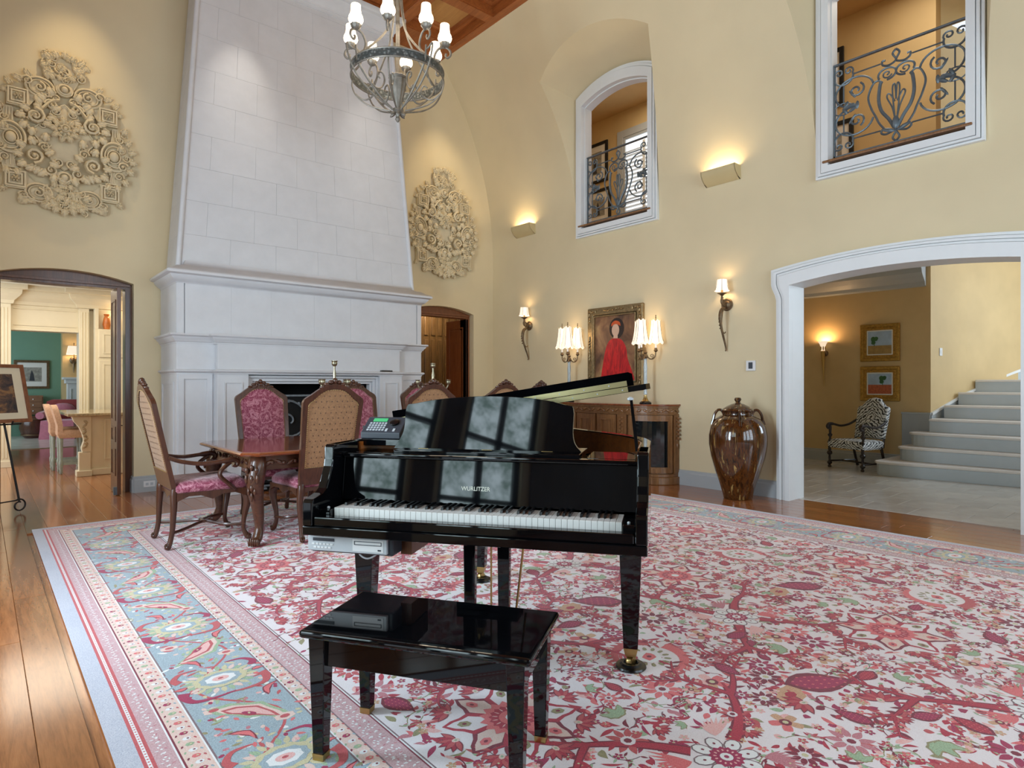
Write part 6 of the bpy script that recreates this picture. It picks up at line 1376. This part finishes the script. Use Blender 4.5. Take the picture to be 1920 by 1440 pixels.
gt = thing('gallery_console', 'dark scrolled iron console table at the right edge of the large upper opening', 'console table', (9.9, 2.0, 3.452), 0)
MB().box(-.25, .25, -.5, .5, .78, .81).build('top', 'door_red', gt)
for s in (-1, 1):
    MB().tube([(-.2, s*.4+p[0], .4+p[1]) for p in spiral(0, 0, .2, .03, 90, 1.4*s, 24)], .018, 6).build('scroll', 'door_red', gt, smooth=True); MB().tube([(-.2, s*.4, 0), (-.2, s*.4, .78)], .018, 6).build('leg', 'door_red', gt)
    MB().tube([(.2, s*.4, 0), (.2, s*.4, .78)], .018, 6).build('leg', 'door_red', gt)
# ================================================================== KITCHEN AND PARLOUR
isl = thing('kitchen_island', 'cream kitchen island with a carved corbel and stone top beyond the doorway', 'kitchen island', (0, 0, 0)); CP = 'cream_paint'
MB().box(1.20, 2.6, 10.64, 12.1, .10, .845).build('body', CP, isl, bevel=.004); MB().box(1.17, 2.63, 10.61, 12.13, 0, .10).build('plinth', CP, isl, bevel=.012)
mat('granite', (176, 158, 126), .15, .3, 40, coat=.3); MB().box(.92, 2.7, 10.52, 12.2, .85, .892).build('worktop', 'granite', isl, bevel=.01)
MB().frame('y', 1.36, 1.78, .22, .80, .02, 10.625, 10.64).build('panel_moulding', CP, isl); MB().tube([(1.50, 10.60, .70), (1.64, 10.60, .70)], .007, 6).box(1.495, 1.505, 10.60, 10.642, .69, .71).box(1.635, 1.645, 10.60, 10.642, .69, .71).build('bar_handle', 'iron_black', isl)
MB().box(1.06, 1.199, 10.60, 10.75, .0, .34).box(1.03, 1.21, 10.57, 10.78, 0, .08).build('corbel_plinth', CP, isl, bevel=.006)
rg = [[(x0, 10.60, z), (1.20, 10.60, z), (1.20, 10.75, z), (x0, 10.75, z)] for x0, z in ((1.10, .345), (1.09, .40), (1.12, .50), (1.10, .60), (1.06, .70), (1.00, .78), (.98, .848))]
cbl = MB().loft(rg).build('corbel', CP, isl, smooth=True, ang=50)
m = MB()
for k in range(8): m.at(Matrix.Translation((1.13+.012*sin(k), 10.597, .42+.05*k)) @ Matrix.Rotation(.7 if k % 2 else -.7, 4, 'Y')).ball((0, 0, 0), .035, .012, .018, 6, 4)
m.at(None).build('corbel_carving', 'granite', cbl, smooth=True)
mat('stool_fabric', (196, 158, 130), .8, .12, 50); mat('stool_paint', (150, 160, 152), .5, .15, 20)
bs = thing('bar_stool', 'x', 'bar stool')       # faces local +x
MB().loft([[(x, y*s, z) for x, y in ((-.21, -.19), (-.15, -.20), (-.15, .20), (-.21, .19))] for s, z in ((1, .56), (1.02, .7))]+[[(x-(z-.7)*.25, y*s, z) for x, y in ((-.21, -.19), (-.14, -.20), (-.14, .20), (-.21, .19))] for s, z in ((1.02, .8), (.98, .93), (.8, .985), (.5, 1.0))]).build('backrest', 'stool_fabric', bs, smooth=True, ang=50)
MB().loft([[(x*s, y*s, z) for x, y in ((-.20, -.20), (.22, -.21), (.22, .21), (-.20, .20))] for s, z in ((.96, .52), (1, .55), (1, .60), (.9, .635), (.5, .645))]).build('seat', 'stool_fabric', bs, smooth=True, ang=50)
for sx_ in (-1, 1):
    for sy_ in (-1, 1): MB().lathe([(.0, 0), (.016, 0), (.024, .02), (.018, .05), (.026, .08), (.02, .10), (.028, .12), (.028, .17), (.02, .19), (.024, .36), (.028, .50), (.028, .53)], 10, (sx_*.17, sy_*.16, 0)).build('leg', 'stool_paint', bs, smooth=True, ang=50)
for sy_ in (-1, 1): MB().box(-.17, .17, sy_*.16-.012, sy_*.16+.012, .13, .16).build('stretcher', 'stool_paint', bs)
MB().box(.158, .182, -.15, .15, .20, .235).build('footrest', 'stool_paint', bs)
bs.location = (1.06, 11.22, 0); bs['label'] = 'upholstered bar stool with painted legs, nearer of two at the kitchen island'; bs['group'] = 'bar stools at the kitchen island'
dup(bs, (1.01, 11.74, 0), 0, 'upholstered bar stool with painted legs, farther of two at the kitchen island')
kc = thing('kitchen_cabinet', 'tall cream kitchen cabinet with an open lit niche beside the fluted column', 'cabinet', (0, 0, 0))
MB().box(1.45, 2.6, 12.3, 12.5, 0, 2.22).box(1.45, 1.50, 12.3, 12.5, 2.22, 2.56).box(1.5, 2.6, 12.46, 12.5, 2.22, 2.56).build('body', CP, kc, bevel=.004)
for (z0, z1) in ((1.75, 2.2), (.12, 1.7)):
    d = MB().box(1.50, 1.95, 12.28, 12.2995, z0, z1).build('door', CP, kc, bevel=.004); MB().frame('y', 1.56, 1.89, z0+.06, z1-.06, .015, 12.272, 12.281).build('door_moulding', CP, d)
MB().lathe([(0, 0), (.01, 0), (.014, .012), (0, .018)], 8, (1.90, 12.27, 1.0)).build('knob', 'iron_black', kc)
vz = thing('orange_vase', 'small orange vase in the cabinet niche', 'vase', (1.62, 12.38, 2.22)); mat('orange_glaze', (206, 120, 60), .3, .15, 12)
MB().lathe([(0, 0), (.04, 0), (.06, .08), (.045, .18), (.03, .22), (.04, .25), (.03, .25), (.02, .22), (0, .2)], 16).build('body', 'orange_glaze', vz, smooth=True); MB().lathe([(.041, .245), (.045, .252), (.041, .259), (.033, .252), (.041, .245)], 16, cap=False).build('rim', 'orange_glaze', vz, smooth=True); lamp('niche_light', 'POINT', (1.75, 12.36, 2.5), 1.2, WARM, shadow_soft_size=.03)
rl = thing('recessed_downlight', 'round white recessed downlight in the kitchen ceiling', 'ceiling light', (.62, 11.6, 2.858)); MB().lathe([(.05, 0), (.09, 0), (.09, -.008), (.055, -.012), (.05, 0)], 20, cap=False).build('trim_ring', 'plate_white', rl, smooth=True); MB().lathe([(0, -.002), (.05, -.002), (.05, .0), (0, .0)], 16).build('lens', 'shade_lit', rl)
# parlour
pc = print_pic('framed_engraving', 'wide framed engraving on the green parlour wall', (1.0, 19.895, 1.55), 0, .36, .36, 'parlour pictures', 'old_bronze', 'etching'); del pc['group']
ct = thing('writing_chest', 'brown chest with small drawers against the green parlour wall', 'chest', (.88, 19.6, 0)); mat('chest_wood', (142, 104, 78), .4, .15)
MB().box(-.5, .32, -.22, .25, .55, 1.02).build('body', 'chest_wood', ct, bevel=.005)
for r in range(3):
    for k in range(2): d = MB().box(-.46+.40*k, -.10+.40*k, -.232, -.2195, .58+.145*r, .705+.145*r).build('drawer', 'chest_wood', ct, bevel=.004); MB().ball((-.28+.4*k, -.24, .64+.145*r), .015).build('knob', 'plate_white', d)
for x in (-.46, .28):
    for y in (-.18, .2): MB().taper(x-.03, x+.03, y-.03, y+.03, 0, .5495, .6).build('leg', 'chest_wood', ct)
dr_ = thing('drum_stool', 'dark brown carved drum stool beside the pink parlour chair', 'stool', (1.0, 19.05, 0)); MB().lathe([(0, 0), (.18, 0), (.24, .06), (.29, .24), (.27, .42), (.21, .52), (0, .53)], 22).build('body', 'chair_wood', dr_, smooth=True)
for z in (.08, .46): MB().tube([(.255*cos(2*pi*k/24), .255*sin(2*pi*k/24), z) for k in range(24)], .014, 6, closed=True).build('band', 'old_bronze', dr_, smooth=True)
mat('pink_velvet', (206, 122, 142), .8, .12, 10, sheen=.6); mat('red_velvet', (146, 54, 52), .8, .15, 10, sheen=.5)
pa = thing('pink_armchair', 'pink skirted armchair with a red back seen through the kitchen', 'armchair', (1.50, 18.5, 0), radians(-20))
MB().loft([[(x*s, y*s, z) for x, y in ((-.36, -.36), (.36, -.36), (.36, .36), (-.36, .36))] for s, z in ((1, .0), (.94, .2), (.92, .38), (.9, .44), (.5, .46))]).build('skirted_seat', 'pink_velvet', pa, smooth=True, ang=50)
MB().loft([[(x, .26+d, z) for x in (-.36, .36) for d in ((-.06, .10) if x < 0 else (.10, -.06))] for z in (.40, .7, .88)]+[[(x*.7, .26+d, .93) for x in (-.36, .36) for d in ((-.05, .08) if x < 0 else (.08, -.05))]]).build('backrest', 'red_velvet', pa, smooth=True, ang=60)
for s in (-1, 1): MB().tube([(s*.34, -.34, .56), (s*.34, .25, .60)], .085, 12).build('rolled_arm', 'pink_velvet', pa, smooth=True)
cs = thing('throw_cushion', 'pink satin cushion on the parlour armchair', 'cushion', (1.52, 18.42, .70), radians(-10)); MB().ball((0, 0, 0), .26, .12, .15, 14, 8).build('pad', 'pink_velvet', cs, smooth=True); MB().tube([(.26*cos(2*pi*k/24), 0, .15*sin(2*pi*k/24)) for k in range(24)], .01, 5, closed=True).build('piping', 'red_velvet', cs, smooth=True)
ps = thing('parlour_sconce', 'bronze wall sconce with a glowing square shade above the parlour mantel', 'wall sconce', (1.83, 19.498, 1.70), 0)
MB().loft([[(x*s, -.13+y*s, z) for x, y in ((-.16, -.08), (.16, -.08), (.16, .08), (-.16, .08))] for s, z in ((1, .36), (.75, .58))], cap=False).build('shade', 'shade_lit', ps); MB().tube([(0, -.01, .2), (0, -.13, .25), (0, -.13, .66)], .012, 6).ball((0, -.04, .22), .09, .03, .1).tube([(0, -.03, .14), (0, -.03, -.1)], [.03, .008], 6).build('bracket', 'old_bronze', ps, smooth=True); lamp('parlour_bulb', 'POINT', (1.83, 19.36, 2.15), 5, WARM, shadow_soft_size=.05)
mp = thing('parlour_mantel', 'white wooden mantelpiece in the parlour beyond the kitchen', 'mantelpiece', (2.1, 19.3, 0))
MB().box(-.42, .42, -.1, .199, 0, 1.32).build('body', 'trim_white', mp, bevel=.006); MB().box(-.52, .52, -.2, .199, 1.42, 1.48).box(-.47, .47, -.15, .199, 1.321, 1.419).build('shelf', 'trim_white', mp, bevel=.01); MB().frame('y', -.36, -.1, .1, 1.2, .02, -.112, -.1).build('panel_moulding', 'trim_white', mp)
# ================================================================== EASEL AND PICTURE AT THE LEFT EDGE
nz = Vector((.5, -.85, 0)).normalized(); rz_ = math.atan2(.5, .85)
ea = thing('iron_easel', 'black wrought-iron floor easel with a scrolled foot beside the kitchen doorway', 'easel', (.06, 7.9, 0), rz_)
for s in (-1, 1):
    MB().tube([(s*.03, .10, 1.75), (s*.16, .04, .95), (s*.27, -.02, .12)], .010, 6).build('front_leg', 'iron_black', ea, smooth=True)
    MB().tube([(s*(.27+p[0]), -.02, .075+p[1]) for p in spiral(0, 0, .066, .035, 120, -1.15, 20)], .008, 6).build('scroll_foot', 'iron_black', ea, smooth=True)
    MB().tube([(s*.18, .03, .90), (s*.18, -.06, .90), (s*.18, -.07, .935)], .008, 6).build('hook', 'iron_black', ea, smooth=True)
MB().tube([(0, .10, 1.75), (0, .45, .012)], .010, 6).build('back_leg', 'iron_black', ea); MB().tube([(-.27, -.02, .13), (.27, -.02, .13)], .007, 6).build('crossbar', 'iron_black', ea); MB().tube([(-.30, -.0, .90), (.30, .0, .90)], .009, 6).build('ledge', 'iron_black', ea)
ep_ = thing('easel_picture', 'brown-framed wooded landscape with a cream mat displayed on the easel', 'painting', (.06, 7.9, .915), rz_)
Me = Matrix.Translation((.0, -.045, 0)) @ Matrix.Rotation(radians(-14), 4, 'X')
MB().at(Me).frame('y', -.37, .37, 0, .60, .035, -.025, 0).build('frame', 'door_red', ep_, bevel=.004); MB().at(Me).box(-.34, .34, -.012, -.003, .03, .57).build('mat_board', 'field_ochre' if 0 else 'cream_paint', ep_)
t = NT('woodland_print'); v = t.co(); n = t.noise(v, 9, 6, .7, .8); t.set(color=t.ramp(n.outputs[0], ((.36, lin((38, 36, 46))), (.5, lin((86, 64, 54))), (.6, lin((150, 108, 66))), (.72, lin((86, 104, 92))))), rough=.5); MATS['woodland_print'] = t.m
MB().at(Me).box(-.25, .25, -.0145, -.0115, .10, .50).build('print', 'woodland_print', ep_)
